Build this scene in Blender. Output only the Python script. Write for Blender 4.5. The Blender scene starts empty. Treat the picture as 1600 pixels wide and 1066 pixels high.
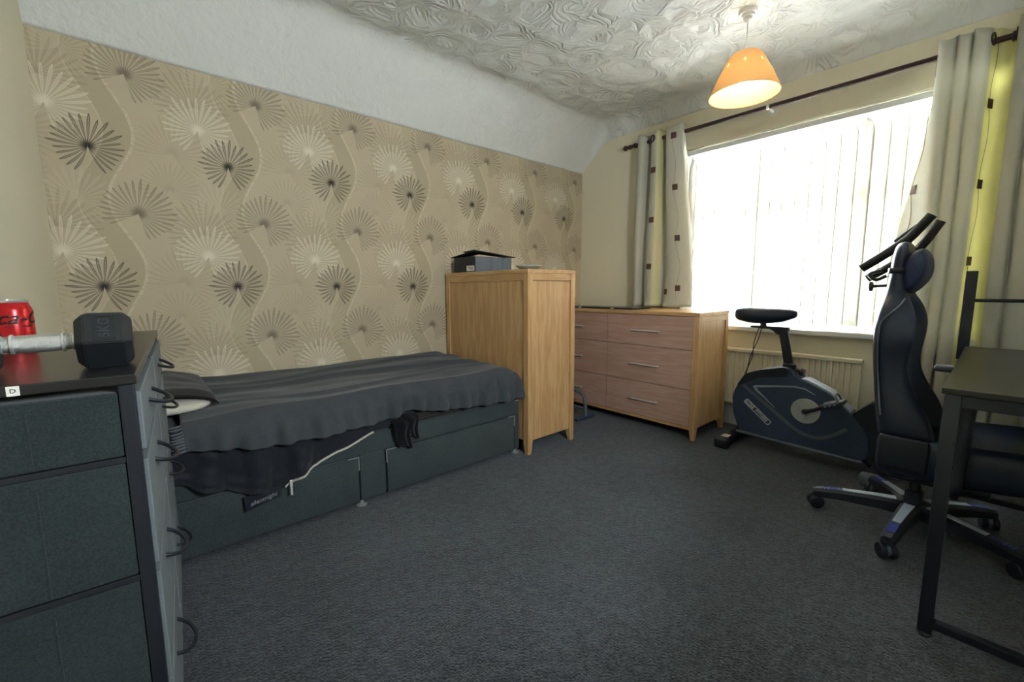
import bpy, bmesh, math, random
from mathutils import Vector, Matrix, noise
random.seed(7)
S = bpy.context.scene
COL = S.collection
PI = math.pi

# ---------------------------------------------------------------- camera
cam_data = bpy.data.cameras.new('camera'); cam = bpy.data.objects.new('camera', cam_data); COL.objects.link(cam)
cam_data.sensor_width = 36.0; cam_data.lens = 14.952; cam_data.clip_start = 0.02
_R = Matrix(((0.751, 0.084, -0.655), (-0.661, 0.088, -0.745), (-0.005, 0.993, 0.121)))
_X = Vector((761, 85, -664.53)).normalized(); _Y = Vector((-589, 78, -664.53)); _Y = (_Y - _X*_X.dot(_Y)).normalized(); _Z = _X.cross(_Y)
_R = Matrix((_X, _Y, _Z))
cam.matrix_world = Matrix.Translation((0, 0, 1.05)) @ _R.to_4x4()
S.camera = cam

# ---------------------------------------------------------------- world, daylight, exposure
w = bpy.data.worlds.new('overcast_sky'); S.world = w; w.use_nodes = True
_bg = w.node_tree.nodes['Background']; _bg.inputs[0].default_value = (0.88, 0.945, 1.0, 1); _bg.inputs[1].default_value = 9.5
S.view_settings.view_transform = 'Standard'; S.view_settings.look = 'None'; S.view_settings.gamma = 1.0
S.view_settings.use_curve_mapping = False; S.view_settings.exposure = 3.15
pl = bpy.data.lights.new('window_portal', 'AREA'); pl.shape = 'RECTANGLE'; pl.size = 1.34; pl.size_y = 1.70; pl.cycles.is_portal = True
plo = bpy.data.objects.new('window_portal', pl); COL.objects.link(plo)
plo.location = (3.60, 0.89, 1.46); plo.rotation_euler = (0, PI/2, 0)
pl2 = bpy.data.lights.new('fill_window_portal', 'AREA'); pl2.shape = 'RECTANGLE'; pl2.size = 0.50; pl2.size_y = 0.53; pl2.cycles.is_portal = True  # portal for the added fill window
plo2 = bpy.data.objects.new('fill_window_portal', pl2); COL.objects.link(plo2)
plo2.location = (0.84, -0.86, 1.525); plo2.rotation_euler = (PI/2, 0, 0)

L, W, XL, YF, ZC = 3.414, 2.817, -0.262, -0.75, 2.55
ZS = 2.17                                    # top of the papered wall, where the sloping ceiling starts

# ---------------------------------------------------------------- material helpers
def lin(c):
    if isinstance(c, str):
        c = [int(c[i:i+2], 16)/255 for i in (0, 2, 4)]
    return tuple(((v/12.92) if v <= 0.04045 else ((v+0.055)/1.055)**2.4) for v in c[:3]) + (1.0,)

class G:
    """tiny node graph builder"""
    def __init__(s, name):
        s.m = bpy.data.materials.new(name); s.m.use_nodes = True; s.t = s.m.node_tree
        s.b = s.t.nodes['Principled BSDF']; s.out = s.t.nodes['Material Output']
    def n(s, kind, **kw):
        n = s.t.nodes.new(kind)
        for k, v in kw.items(): setattr(n, k, v)
        return n
    def link(s, a, b): s.t.links.new(a, b)
    def put(s, sock, v):
        if isinstance(v, (int, float)): sock.default_value = v
        elif isinstance(v, (tuple, list, Vector)):
            sock.default_value = tuple(v)
        else: s.link(v, sock)
    def ma(s, op, a, b=None, c=None, clamp=False):
        n = s.n('ShaderNodeMath', operation=op); n.use_clamp = clamp
        for i, v in enumerate((a, b, c)):
            if v is not None: s.put(n.inputs[i], v)
        return n.outputs[0]
    def smooth(s, x, lo, hi, a=0.0, b=1.0):
        n = s.n('ShaderNodeMapRange'); n.interpolation_type = 'SMOOTHSTEP'
        for i, v in enumerate((x, lo, hi, a, b)): s.put(n.inputs[i], v)
        return n.outputs[0]
    def mix(s, f, a, b):
        n = s.n('ShaderNodeMix'); n.data_type = 'RGBA'
        s.put(n.inputs[0], f); s.put(n.inputs[6], a); s.put(n.inputs[7], b)
        return n.outputs[2]
    def pos(s):
        n = s.n('ShaderNodeNewGeometry'); return n.outputs['Position']
    def objc(s):
        n = s.n('ShaderNodeTexCoord'); return n.outputs['Object']
    def uv(s):
        n = s.n('ShaderNodeTexCoord'); return n.outputs['UV']
    def sep(s, v):
        n = s.n('ShaderNodeSeparateXYZ'); s.link(v, n.inputs[0]); return n.outputs
    def comb(s, x, y, z):
        n = s.n('ShaderNodeCombineXYZ')
        for i, v in enumerate((x, y, z)): s.put(n.inputs[i], v)
        return n.outputs[0]
    def scale(s, v, sc):
        n = s.n('ShaderNodeVectorMath', operation='MULTIPLY'); s.put(n.inputs[0], v); s.put(n.inputs[1], sc); return n.outputs[0]
    def noise(s, v, sc, det=3, rough=0.55, dim='3D'):
        n = s.n('ShaderNodeTexNoise', noise_dimensions=dim); s.put(n.inputs['Vector'], v); n.inputs['Scale'].default_value = sc
        n.inputs['Detail'].default_value = det; n.inputs['Roughness'].default_value = rough
        return n.outputs['Fac']
    def bump(s, h, strength=0.3, dist=0.01):
        n = s.n('ShaderNodeBump'); n.inputs['Strength'].default_value = strength; n.inputs['Distance'].default_value = dist
        s.link(h, n.inputs['Height']); s.link(n.outputs[0], s.b.inputs['Normal'])
    def base(s, c): s.put(s.b.inputs['Base Color'], c)
    def done(s, rough=0.6, metal=0.0, spec=0.5):
        s.b.inputs['Roughness'].default_value = rough; s.b.inputs['Metallic'].default_value = metal
        s.b.inputs['Specular IOR Level'].default_value = spec
        return s.m

def plain(name, c, rough=0.5, metal=0.0, spec=0.5, var=0.08, bscale=0, bstr=0.2, nscale=14):
    g = G(name); c = lin(c)
    f = g.noise(g.objc(), nscale, 3)
    g.base(g.mix(f, tuple(v*(1-var) for v in c[:3])+(1,), tuple(min(1, v*(1+var)) for v in c[:3])+(1,)))
    if bscale: g.bump(g.noise(g.objc(), bscale, 2), bstr, 0.004)
    return g.done(rough, metal, spec)

def cloth(name, c, var=0.25, weave=900, rough=0.95, bstr=0.35, big=5):
    g = G(name); c = lin(c); p = g.objc()
    f = g.ma('ADD', g.ma('MULTIPLY', g.noise(p, weave*0.35, 2, 0.7), 0.7), g.ma('MULTIPLY', g.noise(p, big, 3), 0.3))
    f = g.smooth(f, 0.3, 0.7)
    g.base(g.mix(f, tuple(v*(1-var) for v in c[:3])+(1,), tuple(min(1, v*(1+var)) for v in c[:3])+(1,)))
    g.bump(g.noise(p, weave*0.5, 2, 0.6), bstr, 0.002)
    g.b.inputs['Sheen Weight'].default_value = 0.15
    return g.done(rough, 0, 0.15)

def oak(name, c1, c2, axis):
    g = G(name); p = g.objc()
    sc = {'z': (1.0, 1.0, 0.09), 'y': (1.0, 0.09, 1.0), 'x': (0.09, 1.0, 1.0)}[axis]
    v = g.scale(p, sc)
    n1 = g.noise(v, 9, 4, 0.6)
    rings = g.ma('FRACT', g.ma('MULTIPLY', n1, 7.0))
    rings = g.ma('ABSOLUTE', g.ma('SUBTRACT', rings, 0.5))
    fine = g.noise(g.scale(p, tuple(q*(0.35 if q < 1 else 1) for q in sc)), 210, 2, 0.7)
    f = g.ma('ADD', g.ma('MULTIPLY', g.smooth(rings, 0.05, 0.5), 0.55), g.ma('MULTIPLY', fine, 0.55))
    g.base(g.mix(f, lin(c2), lin(c1)))
    g.bump(fine, 0.08, 0.002)
    return g.done(0.42, 0, 0.35)

# ---------------------------------------------------------------- mesh helpers
def new(): return bmesh.new()
def box(bm, x0, x1, y0, y1, z0, z1, bev=0.0, seg=2, M=None):
    r = bmesh.ops.create_cube(bm, size=1.0); vs = r['verts']
    for v in vs:
        v.co = Vector(((x0+x1)/2 + v.co.x*(x1-x0), (y0+y1)/2 + v.co.y*(y1-y0), (z0+z1)/2 + v.co.z*(z1-z0)))
    if bev > 0:
        es = {e for v in vs for e in v.link_edges}
        r2 = bmesh.ops.bevel(bm, geom=list(es), offset=bev, segments=seg, affect='EDGES', profile=0.5)
        vs = list({v for f in r2['faces'] for v in f.verts} | {v for v in vs if v.is_valid})
    if M is not None:
        for v in vs: v.co = M @ v.co
    return bm
def loft(bm, rings, cap=True, close=True):
    R = [[bm.verts.new(p) for p in r] for r in rings]
    n = len(R[0])
    for a, b in zip(R, R[1:]):
        for i in range(n if close else n-1):
            j = (i+1) % n
            bm.faces.new((a[i], a[j], b[j], b[i]))
    if cap and close:
        bm.faces.new(R[0][::-1]); bm.faces.new(R[-1])
    return bm
def grid(bm, f, nu, nv, uvs=None):
    V = [[bm.verts.new(f(i/nu, j/nv)) for j in range(nv+1)] for i in range(nu+1)]
    ul = bm.loops.layers.uv.verify() if uvs else None
    for i in range(nu):
        for j in range(nv):
            fc = bm.faces.new((V[i][j], V[i+1][j], V[i+1][j+1], V[i][j+1]))
            if uvs:
                for lp, (a, b) in zip(fc.loops, ((i, j), (i+1, j), (i+1, j+1), (i, j+1))): lp[ul].uv = uvs(a/nu, b/nv)
    return bm
def tube(bm, pts, r, seg=10, cap=True):
    pts = [Vector(p) for p in pts]; n = len(pts)
    rs = r if isinstance(r, (list, tuple)) else [r]*n
    t0 = (pts[1]-pts[0]).normalized(); up = Vector((0, 0, 1)) if abs(t0.z) < 0.9 else Vector((1, 0, 0))
    a = t0.cross(up).normalized(); rings = []
    for i, p in enumerate(pts):
        t = (pts[min(i+1, n-1)] - pts[max(i-1, 0)]).normalized()
        a = (a - t*a.dot(t)).normalized(); b = t.cross(a)
        rings.append([p + (a*math.cos(2*PI*k/seg) + b*math.sin(2*PI*k/seg))*rs[i] for k in range(seg)])
    return loft(bm, rings, cap)
def smoothpath(pts, n=6):
    """Catmull-Rom through the points"""
    P = [Vector(p) for p in pts]; P = [2*P[0]-P[1]] + P + [2*P[-1]-P[-2]]; out = []
    for i in range(1, len(P)-2):
        for k in range(n):
            t = k/n
            out.append(0.5*((2*P[i]) + (P[i+1]-P[i-1])*t + (2*P[i-1]-5*P[i]+4*P[i+1]-P[i+2])*t*t + (3*P[i]-P[i-1]-3*P[i+1]+P[i+2])*t**3))
    out.append(P[-2]); return out
def lathe(bm, prof, c=(0, 0, 0), seg=24, M=None, cap=True):
    M = M or Matrix.Translation(c)
    rings = [[M @ Vector((r*math.cos(2*PI*k/seg), r*math.sin(2*PI*k/seg), z)) for k in range(seg)] for r, z in prof]
    return loft(bm, rings, cap)
def along(p, q):
    """matrix whose z axis runs from p to q, origin at p"""
    p, q = Vector(p), Vector(q); z = (q-p).normalized()
    return Matrix.Translation(p) @ z.to_track_quat('Z', 'Y').to_matrix().to_4x4()
def cyl(bm, p, q, r, seg=16, r2=None):
    d = (Vector(q)-Vector(p)).length
    return lathe(bm, [(r, 0), (r if r2 is None else r2, d)], seg=seg, M=along(p, q))
def rod(bm, p, q, r, seg=20, e=None):
    d = (Vector(q)-Vector(p)).length; e = e or r*0.2
    return lathe(bm, [(r-e, 0), (r, e), (r, d-e), (r-e, d)], seg=seg, M=along(p, q))
def prism(bm, poly, f0, f1):
    """poly: 2-D points, f0/f1 map a 2-D point to 3-D on the two faces"""
    return loft(bm, [[f0(p) for p in poly], [f1(p) for p in poly]])

def world_of(o):
    M = o.matrix_basis.copy()
    return M if o.parent is None else world_of(o.parent) @ M
def tag(o, label=None, cat=None, group=None, kind=None):
    for k, v in (('label', label), ('category', cat), ('group', group), ('kind', kind)):
        if v: o[k] = v
    return o
def obj(name, bm, mat, parent=None, smooth=False, local=False, label=None, cat=None, group=None, kind=None, fix=True):
    if fix: bmesh.ops.recalc_face_normals(bm, faces=bm.faces)
    if parent is not None and not local:
        bm.transform(world_of(parent).inverted())
    me = bpy.data.meshes.new(name); bm.to_mesh(me); bm.free()
    o = bpy.data.objects.new(name, me); COL.objects.link(o)
    me.materials.append(mat)
    if smooth:
        for p in me.polygons: p.use_smooth = True
        if smooth != 'all': me.set_sharp_from_angle(angle=math.radians(38))
    if parent is not None: o.parent = parent
    return tag(o, label, cat, group, kind)
def thing(name, loc, label, cat, rz=0.0, group=None):
    o = bpy.data.objects.new(name, None); COL.objects.link(o); o.empty_display_size = 0.05
    o.location = loc; o.rotation_euler = (0, 0, rz)
    return tag(o, label, cat, group)
def copyo(o, parent=None, **kw):
    c = o.copy(); COL.objects.link(c)
    if parent is not None: c.parent = parent
    for k, v in kw.items(): setattr(c, k, v)
    return c
def subsurf(o, lv=2):
    m = o.modifiers.new('sub', 'SUBSURF'); m.levels = lv; m.render_levels = lv; return o
def solid(o, t, off=0.0):
    m = o.modifiers.new('thick', 'SOLIDIFY'); m.thickness = t; m.offset = off; return o
def lettering(name, s, size, mat, parent, place, depth=0.0006, shear=0.0, bold=0.0, bend=None, local=False):
    cu = bpy.data.curves.new(name, 'FONT'); cu.body = s; cu.size = size; cu.align_x = 'CENTER'; cu.align_y = 'CENTER'
    cu.extrude = depth; cu.shear = shear; cu.offset = bold; cu.resolution_u = 4
    to = bpy.data.objects.new(name, cu); COL.objects.link(to)
    bpy.context.view_layer.update()
    me = bpy.data.meshes.new_from_object(to.evaluated_get(bpy.context.evaluated_depsgraph_get()))
    bpy.data.objects.remove(to)
    bm = new(); bm.from_mesh(me); bpy.data.meshes.remove(me)
    if bend:
        bmesh.ops.subdivide_edges(bm, edges=[e for e in bm.edges if e.calc_length() > 0.004], cuts=2)
        for v in bm.verts: v.co = bend(v.co)
    else:
        bm.transform(place)
    return obj(name, bm, mat, parent, local=local)

# ---------------------------------------------------------------- materials
def wallpaper():
    g = G('palm_wallpaper'); x, _, z = g.sep(g.pos())
    PX, PZ = 0.5425, 0.642
    fib = g.noise(g.scale(g.pos(), (260, 260, 60)), 1.0, 2)
    base = g.mix(g.ma('ADD', g.ma('MULTIPLY', g.noise(g.pos(), 3.0, 2), 0.6), g.ma('MULTIPLY', fib, 0.4)), lin('b8a98e'), lin('c8bba1'))
    def wrap(v, c, p):
        t = g.ma('DIVIDE', g.ma('SUBTRACT', v, c), p)
        return g.ma('MULTIPLY', g.ma('SUBTRACT', g.ma('FRACT', g.ma('ADD', t, 0.5)), 0.5), p)
    # wavy ribbon with a pale edge on either side
    ph = g.ma('MULTIPLY', g.ma('SUBTRACT', z, 1.80), 2*PI/PZ)
    cx = g.ma('ADD', g.ma('MULTIPLY', g.ma('COSINE', ph), 0.055), -0.055)
    rx = wrap(g.ma('SUBTRACT', x, cx), 0.0, PX)
    band = g.ma('MULTIPLY', g.smooth(rx, -0.050, -0.047), g.smooth(rx, 0.047, 0.050, 1.0, 0.0))
    col = g.mix(g.ma('MULTIPLY', band, 0.42), base, lin('a39678'))
    for e, wd, st in ((0.055, 0.010, 0.6), (-0.052, 0.004, 0.45)):
        ln = g.smooth(g.ma('ABSOLUTE', g.ma('SUBTRACT', rx, e)), wd*0.5, wd*0.8, 1.0, 0.0)
        broken = g.smooth(g.noise(g.pos(), 60, 2), 0.35, 0.6)
        col = g.mix(g.ma('MULTIPLY', g.ma('MULTIPLY', ln, st), broken), col, lin('d8cfb4'))
    def fan(u0, v0, R, n, color, strength, tilt, gap, asym, edge, fat=0.30):
        """fan palm: hub at u0,v0; n leaves; gap (rad) left open opposite to tilt"""
        dx, dz = wrap(x, u0, PX), wrap(z, v0, PZ)
        dx2 = g.ma('ADD', g.ma('MULTIPLY', dx, math.cos(tilt)), g.ma('MULTIPLY', dz, -math.sin(tilt)))
        dz2 = g.ma('ADD', g.ma('MULTIPLY', dx, math.sin(tilt)), g.ma('MULTIPLY', dz, math.cos(tilt)))
        r = g.ma('SQRT', g.ma('ADD', g.ma('MULTIPLY', dx2, dx2), g.ma('MULTIPLY', dz2, dz2)))
        th = g.ma('ARCTAN2', dx2, dz2)
        th2 = g.ma('ADD', th, g.ma('MULTIPLY', g.ma('MULTIPLY', r, th), 0.55))      # drooping tips
        k = g.ma('MULTIPLY', th2, n/(2*PI))
        idx = g.ma('FLOOR', k); s = g.ma('ABSOLUTE', g.ma('SUBTRACT', g.ma('FRACT', k), 0.5))
        rnd = g.ma('FRACT', g.ma('MULTIPLY', g.ma('SINE', g.ma('ADD', g.ma('MULTIPLY', idx, 12.99), u0*7)), 437.58))
        Rl = g.ma('MULTIPLY', g.ma('ADD', g.ma('MULTIPLY', g.ma('COSINE', th), asym), 1.0), g.ma('ADD', g.ma('MULTIPLY', rnd, 0.16*R), R*0.88))
        q = g.ma('DIVIDE', r, Rl)
        # half width of a leaf in units of its sector: swelling to 70 % of its length, then a point
        wq = g.ma('MULTIPLY', g.ma('POWER', g.ma('SUBTRACT', 1.0, g.ma('POWER', g.ma('MINIMUM', q, 1.0), 5.0)), 0.7), fat)
        wq = g.ma('ADD', wq, g.smooth(q, 0.0, 0.30, 0.25, 0.0))
        inside = g.ma('MULTIPLY', g.smooth(g.ma('SUBTRACT', wq, s), 0.0, 0.08), g.smooth(q, 0.97, 1.0, 1.0, 0.0))
        rim = g.smooth(g.ma('SUBTRACT', wq, s), 0.05, 0.16, 1.0, 1.0-edge)
        hub = g.smooth(q, 0.10, 0.40, 1.0, 0.0)
        tone = g.ma('MAXIMUM', rim, hub)
        if gap > 0:
            lim = PI - gap
            inside = g.ma('MULTIPLY', inside, g.smooth(g.ma('ABSOLUTE', th), lim-0.03, lim+0.03, 1.0, 0.0))
        return g.mix(g.ma('MULTIPLY', g.ma('MULTIPLY', inside, tone), strength, clamp=True), col, lin(color))
    D = math.radians
    col = fan(0.20, 1.735, 0.17, 30, 'a2957a', 0.42, D(25), 0.9, 0.10, 0.35)
    col = fan(0.30, 1.985, 0.165, 28, '94866c', 0.50, D(-10), 1.1, 0.12, 0.35)
    col = fan(0.175, 1.56, 0.13, 30, '9d9078', 0.40, D(0), 0.5, 0.10, 0.4)
    col = fan(0.38, 1.47, 0.14, 26, 'd2c8ac', 0.40, D(30), 0.6, 0.10, 0.35)
    col = fan(-0.23, 1.872, 0.150, 27, 'e4dcc6', 0.92, D(8), 0.30, 0.16, 0.55)
    col = fan(0.045, 1.425, 0.150, 30, '6a5c50', 0.85, D(24), 0.62, 0.12, 0.62)
    col = fan(-0.108, 1.712, 0.136, 25, '2c2320', 1.0, D(0), 0.24, 0.08, 0.60)
    g.base(col)
    g.bump(g.ma('ADD', g.ma('MULTIPLY', fib, 0.3), band), 0.10, 0.002)
    return g.done(0.62, 0, 0.25)

def plaster():
    g = G('swirled_plaster'); p = g.pos(); _, y, _ = g.sep(p)
    flat = g.scale(p, (1, 1, 0.6))
    wob = g.n('ShaderNodeTexNoise'); g.put(wob.inputs['Vector'], flat); wob.inputs['Scale'].default_value = 5.0; wob.inputs['Detail'].default_value = 2
    off = g.n('ShaderNodeVectorMath', operation='MULTIPLY_ADD'); g.link(wob.outputs['Color'], off.inputs[0])
    off.inputs[1].default_value = (0.14, 0.14, 0.0); g.link(flat, off.inputs[2])
    v = off.outputs[0]
    hs = None
    for sc, sx in ((4.6, 0.0), (6.0, 3.7)):
        sh = g.n('ShaderNodeVectorMath', operation='ADD'); g.link(v, sh.inputs[0]); sh.inputs[1].default_value = (sx, sx*0.6, 0)
        vo = g.n('ShaderNodeTexVoronoi', voronoi_dimensions='2D'); vo.inputs['Scale'].default_value = sc; g.link(sh.outputs[0], vo.inputs['Vector'])
        df = g.n('ShaderNodeVectorMath', operation='SUBTRACT'); g.link(sh.outputs[0], df.inputs[0]); g.link(vo.outputs['Position'], df.inputs[1])
        jt = g.n('ShaderNodeVectorMath', operation='MULTIPLY_ADD'); g.link(vo.outputs['Color'], jt.inputs[0]); jt.inputs[1].default_value = (0.10, 0.10, 0); g.link(df.outputs[0], jt.inputs[2])
        jt2 = g.n('ShaderNodeVectorMath', operation='SUBTRACT'); g.link(jt.outputs[0], jt2.inputs[0]); jt2.inputs[1].default_value = (0.05, 0.05, 0)
        fl = g.scale(jt2.outputs[0], (1, 1, 0))
        ln = g.n('ShaderNodeVectorMath', operation='LENGTH'); g.link(fl, ln.inputs[0]); d = ln.outputs['Value']
        ring = g.ma('SINE', g.ma('MULTIPLY', d, 2*PI/0.030))
        ring2 = g.ma('SINE', g.ma('MULTIPLY', d, 2*PI/0.0135))
        strong = g.smooth(g.noise(sh.outputs[0], 7.0, 2), 0.40, 0.62)
        h = g.ma('ADD', g.ma('MULTIPLY', g.ma('ADD', g.ma('MULTIPLY', ring, 0.13), g.ma('MULTIPLY', ring2, 0.05)), strong), g.ma('MULTIPLY', d, 9.0))
        hs = h if hs is None else g.ma('MAXIMUM', hs, h)
    fade = g.smooth(y, 2.36, 2.58, 1.0, 0.10)
    hs = g.ma('MULTIPLY', hs, fade)
    hs = g.ma('ADD', hs, g.ma('MULTIPLY', g.noise(p, 22, 4), 0.35))
    g.base(g.mix(g.noise(p, 2.2, 3), lin('dcdeda'), lin('e8e9e5')))
    g.bump(hs, 1.0, 0.023)
    return g.done(0.55, 0, 0.3)

def carpet():
    g = G('charcoal_carpet'); p = g.pos()
    pile = g.noise(p, 105, 3, 0.85); med = g.noise(p, 26, 3, 0.6); big = g.noise(p, 2.0, 3)
    f = g.ma('ADD', g.ma('ADD', g.ma('MULTIPLY', pile, 0.62), g.ma('MULTIPLY', med, 0.22)), g.ma('MULTIPLY', big, 0.16))
    f = g.smooth(f, 0.42, 0.60)
    g.base(g.mix(f, lin('0c0d0f'), lin('474b50')))
    g.bump(g.ma('ADD', pile, g.ma('MULTIPLY', med, 0.6)), 0.9, 0.012)
    g.b.inputs['Sheen Weight'].default_value = 0.35; g.b.inputs['Sheen Roughness'].default_value = 0.45; g.b.inputs['Sheen Tint'].default_value = (0.88, 0.94, 1.0, 1)
    return g.done(1.0, 0, 0.1)

def sheer(name, c, trans=0.45, stripes=None):
    g = G(name)
    col = lin(c)
    if stripes:
        u, v, _ = g.sep(g.uv())
        t = g.ma('FRACT', g.ma('DIVIDE', u, stripes[1]))
        s = g.ma('MULTIPLY', g.smooth(t, stripes[2], stripes[2]+0.0006), g.smooth(t, stripes[3], stripes[3]+0.0006, 1.0, 0.0))
        weave = g.noise(g.scale(g.pos(), (1, 1, 0.4)), 240, 2)
        col = g.mix(weave, tuple(q*0.93 for q in col[:3])+(1,), col)
        col = g.mix(s, col, lin(stripes[0]))
    g.base(col)
    g.bump(g.noise(g.pos(), 500, 2), 0.15, 0.002)
    tr = g.n('ShaderNodeBsdfTranslucent'); g.put(tr.inputs[0], col)
    mx = g.n('ShaderNodeMixShader'); mx.inputs[0].default_value = trans
    g.link(g.b.outputs[0], mx.inputs[1]); g.link(tr.outputs[0], mx.inputs[2]); g.link(mx.outputs[0], g.out.inputs[0])
    return g.done(0.85, 0, 0.15)

def glass():
    g = G('window_glass')
    tr = g.n('ShaderNodeBsdfTransparent'); tr.inputs[0].default_value = (0.97, 0.98, 0.98, 1)
    gl = g.n('ShaderNodeBsdfGlossy'); gl.inputs['Roughness'].default_value = 0.03
    fr = g.n('ShaderNodeFresnel'); fr.inputs[0].default_value = 1.35
    mx = g.n('ShaderNodeMixShader'); g.link(fr.outputs[0], mx.inputs[0]); g.link(tr.outputs[0], mx.inputs[1]); g.link(gl.outputs[0], mx.inputs[2])
    g.link(mx.outputs[0], g.out.inputs[0]); return g.m

def emissive(name, c, st):
    g = G(name); g.base(lin(c)); g.b.inputs['Emission Color'].default_value = lin(c); g.b.inputs['Emission Strength'].default_value = st
    return g.done(0.4)

M_PAPER = wallpaper(); M_PLASTER = plaster(); M_CARPET = carpet()
M_CREAM = plain('cream_wall_paint', 'e4ddc3', 0.75, var=0.03, bscale=60, bstr=0.1, nscale=3)
M_BOUNCEW = plain('bounce_white_wall', 'efeee8', 0.8, var=0.02, nscale=3)  # unseen front wall made whiter to bounce more light
M_WHITE = plain('white_gloss_paint', 'e9e9e4', 0.35, var=0.02)
M_UPVC = plain('white_upvc', 'eef0f0', 0.3, var=0.02)
M_VANE = sheer('blind_fabric', 'e4e2da', 0.24)
M_PATCH = plain('brown_patch', '5a4038', 0.7, var=0.15)
M_THREAD = plain('brown_thread', '9b8c80', 0.8)
M_DARKWOOD = plain('dark_walnut_pole', '3a2420', 0.35, var=0.2)
M_GLASS = glass()
M_OAKV = oak('oak_upright_grain', 'cfab7c', 'b58a59', 'z')
M_OAKY = oak('oak_cross_grain', 'cfab7c', 'b58a59', 'y')
M_OAKX = oak('oak_lengthwise_grain', 'cfab7c', 'b58a59', 'x')
M_OAKFLARE = oak('flare_tinted_oak', 'c0a090', 'b08c7b', 'y')  # same oak, with pinkish lens flare mixed into the colour
M_STEEL = plain('brushed_steel', 'd9d8d4', 0.38, 0.35)
M_CHROME = plain('chrome', 'e2e2e2', 0.18, 0.7, var=0.02)
M_BASEFAB = cloth('grey_divan_fabric', '3f4748', 0.3)
M_THROW = cloth('charcoal_throw', '43474b', 0.22)
M_FRINGE = cloth('grey_fringe', '5c6066', 0.2)
M_SHEET = cloth('black_sheet', '25282f', 0.2, rough=0.6)
M_MATT = cloth('taupe_mattress_fabric', '34322f', 0.15)
M_BLACKFAB = cloth('black_cotton', '101116', 0.2)
M_PILLOWW = cloth('white_pillow', 'c9c5b8', 0.08)
M_CASE = cloth('black_pillowcase', '1d1c1d', 0.2)
M_DRAWFAB = cloth('grey_felt_fabric', '2f3739', 0.3)
M_BLACKMET = plain('black_powder_coat', '1a1f28', 0.4, 0.0, var=0.2, bscale=300, bstr=0.1)
M_BLACKTOP = plain('black_wood_top', '16171a', 0.28, 0.0, 0.6, var=0.25, nscale=40)
M_GREYPANEL = plain('grey_drawer_front', '6d7478', 0.6, var=0.12)
M_RUBBER = plain('black_rubber', '15191c', 0.55, var=0.2, bscale=400, bstr=0.15)
M_BLACKPL = plain('black_plastic', '1c222d', 0.38, var=0.15)
M_VEILPL = plain('veil_lifted_plastic', '33435b', 0.42, var=0.15)  # dark plastic; bluish lens veil is mixed into its colour
M_LEATHER = plain('veil_lifted_leather', '202a3c', 0.36, 0, 0.5, var=0.15, bscale=180, bstr=0.12)  # black leather lifted towards navy to include the lens veil
M_BLUE = plain('blue_plastic', '3a4b9c', 0.4)
M_SILVERPL = plain('silver_plastic', 'a4aebb', 0.35, 0.3)
M_GREYPL = plain('mid_grey_plastic', '5a6370', 0.45)
M_RED = plain('red_can_paint', 'c21d22', 0.22, 0.35, var=0.05)
M_INK = plain('black_ink', '17100f', 0.5)
M_LABEL = plain('white_label', 'e6e4dc', 0.6, var=0.03)
M_KNURL = plain('knurled_steel', 'c9cac6', 0.36, 0.85, bscale=900, bstr=0.5)
M_CARD = plain('black_cardboard', '22272e', 0.55, var=0.15)
M_CARDG = plain('grey_cardboard', '5b6470', 0.6, var=0.15)
M_DESKTOP = plain('dark_wood_grain_top', '1f1e1c', 0.3, 0, 0.6, var=0.35, nscale=30)
M_SHADE = sheer('tan_lampshade', 'd9bf93', 0.33)
M_BULB = emissive('lit_bulb', 'ffe6b5', 17.0)

# ================================================================ THE ROOM
bm = new(); box(bm, XL-0.1, L+0.35, YF-0.1, W+0.1, -0.1, 0.0)
obj('floor', bm, M_CARPET, kind='structure', label='dark charcoal fitted carpet')
bm = new(); box(bm, XL-0.1, L+0.35, W, W+0.12, 0, ZS)
obj('wall_back', bm, M_PAPER, kind='structure', label='beige wallpapered wall with fan palm print')
bm = new(); box(bm, XL-0.1, XL, YF-0.1, W, 0, 2.72)
obj('wall_left', bm, M_CREAM, kind='structure', label='unseen wall, whitened to bounce light')
FX0, FX1, FZ0, FZ1 = 0.58, 1.10, 1.25, 1.80      # unseen window opening added behind the camera for fill light
bm = new()
for a in ((XL, L+0.35, 0, FZ0), (XL, L+0.35, FZ1, 2.72), (XL, FX0, FZ0, FZ1), (FX1, L+0.35, FZ0, FZ1)):
    box(bm, a[0], a[1], YF-0.12, YF, a[2], a[3])
obj('wall_front', bm, M_BOUNCEW, kind='structure', label='unseen wall, whitened to bounce light')
WY0, WY1, WZ0, WZ1 = 0.03, 1.752, 0.755, 2.15
bm = new()
for a in ((YF, W, 0, WZ0), (YF, W, WZ1, 2.72), (YF, WY0, WZ0, WZ1), (WY1, W, WZ0, WZ1)):
    box(bm, L, L+0.3, *a)
obj('wall_right', bm, M_CREAM, kind='structure', label='cream painted wall around the window')

def ceil_z(x, y):
    a, b, k = ZC, ZS + (W-y)*1.32, 0.07
    h = max(0.0, min(1.0, 0.5 + 0.5*(b-a)/k)); z = b*(1-h) + a*h - k*h*(1-h)
    r = 0.13*max(0.0, min(1.0, (W-0.02-y)/0.28)); d = x-(L-r)
    if d > 0 and r > 1e-4: z -= r - math.sqrt(max(0.0, r*r-d*d))*1.0
    return z + 0.006*noise.noise(Vector((x*2.2, y*2.2, 0)))
xs = [XL-0.05 + (L-0.14-XL+0.05)*i/70 for i in range(71)] + [L-0.13+0.13*math.sin(PI/2*i/12) for i in range(13)]
ys = [YF-0.05 + (2.30-YF+0.05)*j/60 for j in range(61)] + [2.31+(W-2.31)*j/50 for j in range(1, 51)]
bm = new()
V = [[bm.verts.new((x, y, ceil_z(min(x, L), y) if y < W-1e-4 else min(ZS, ceil_z(x, y)))) for y in ys] for x in xs]
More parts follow.
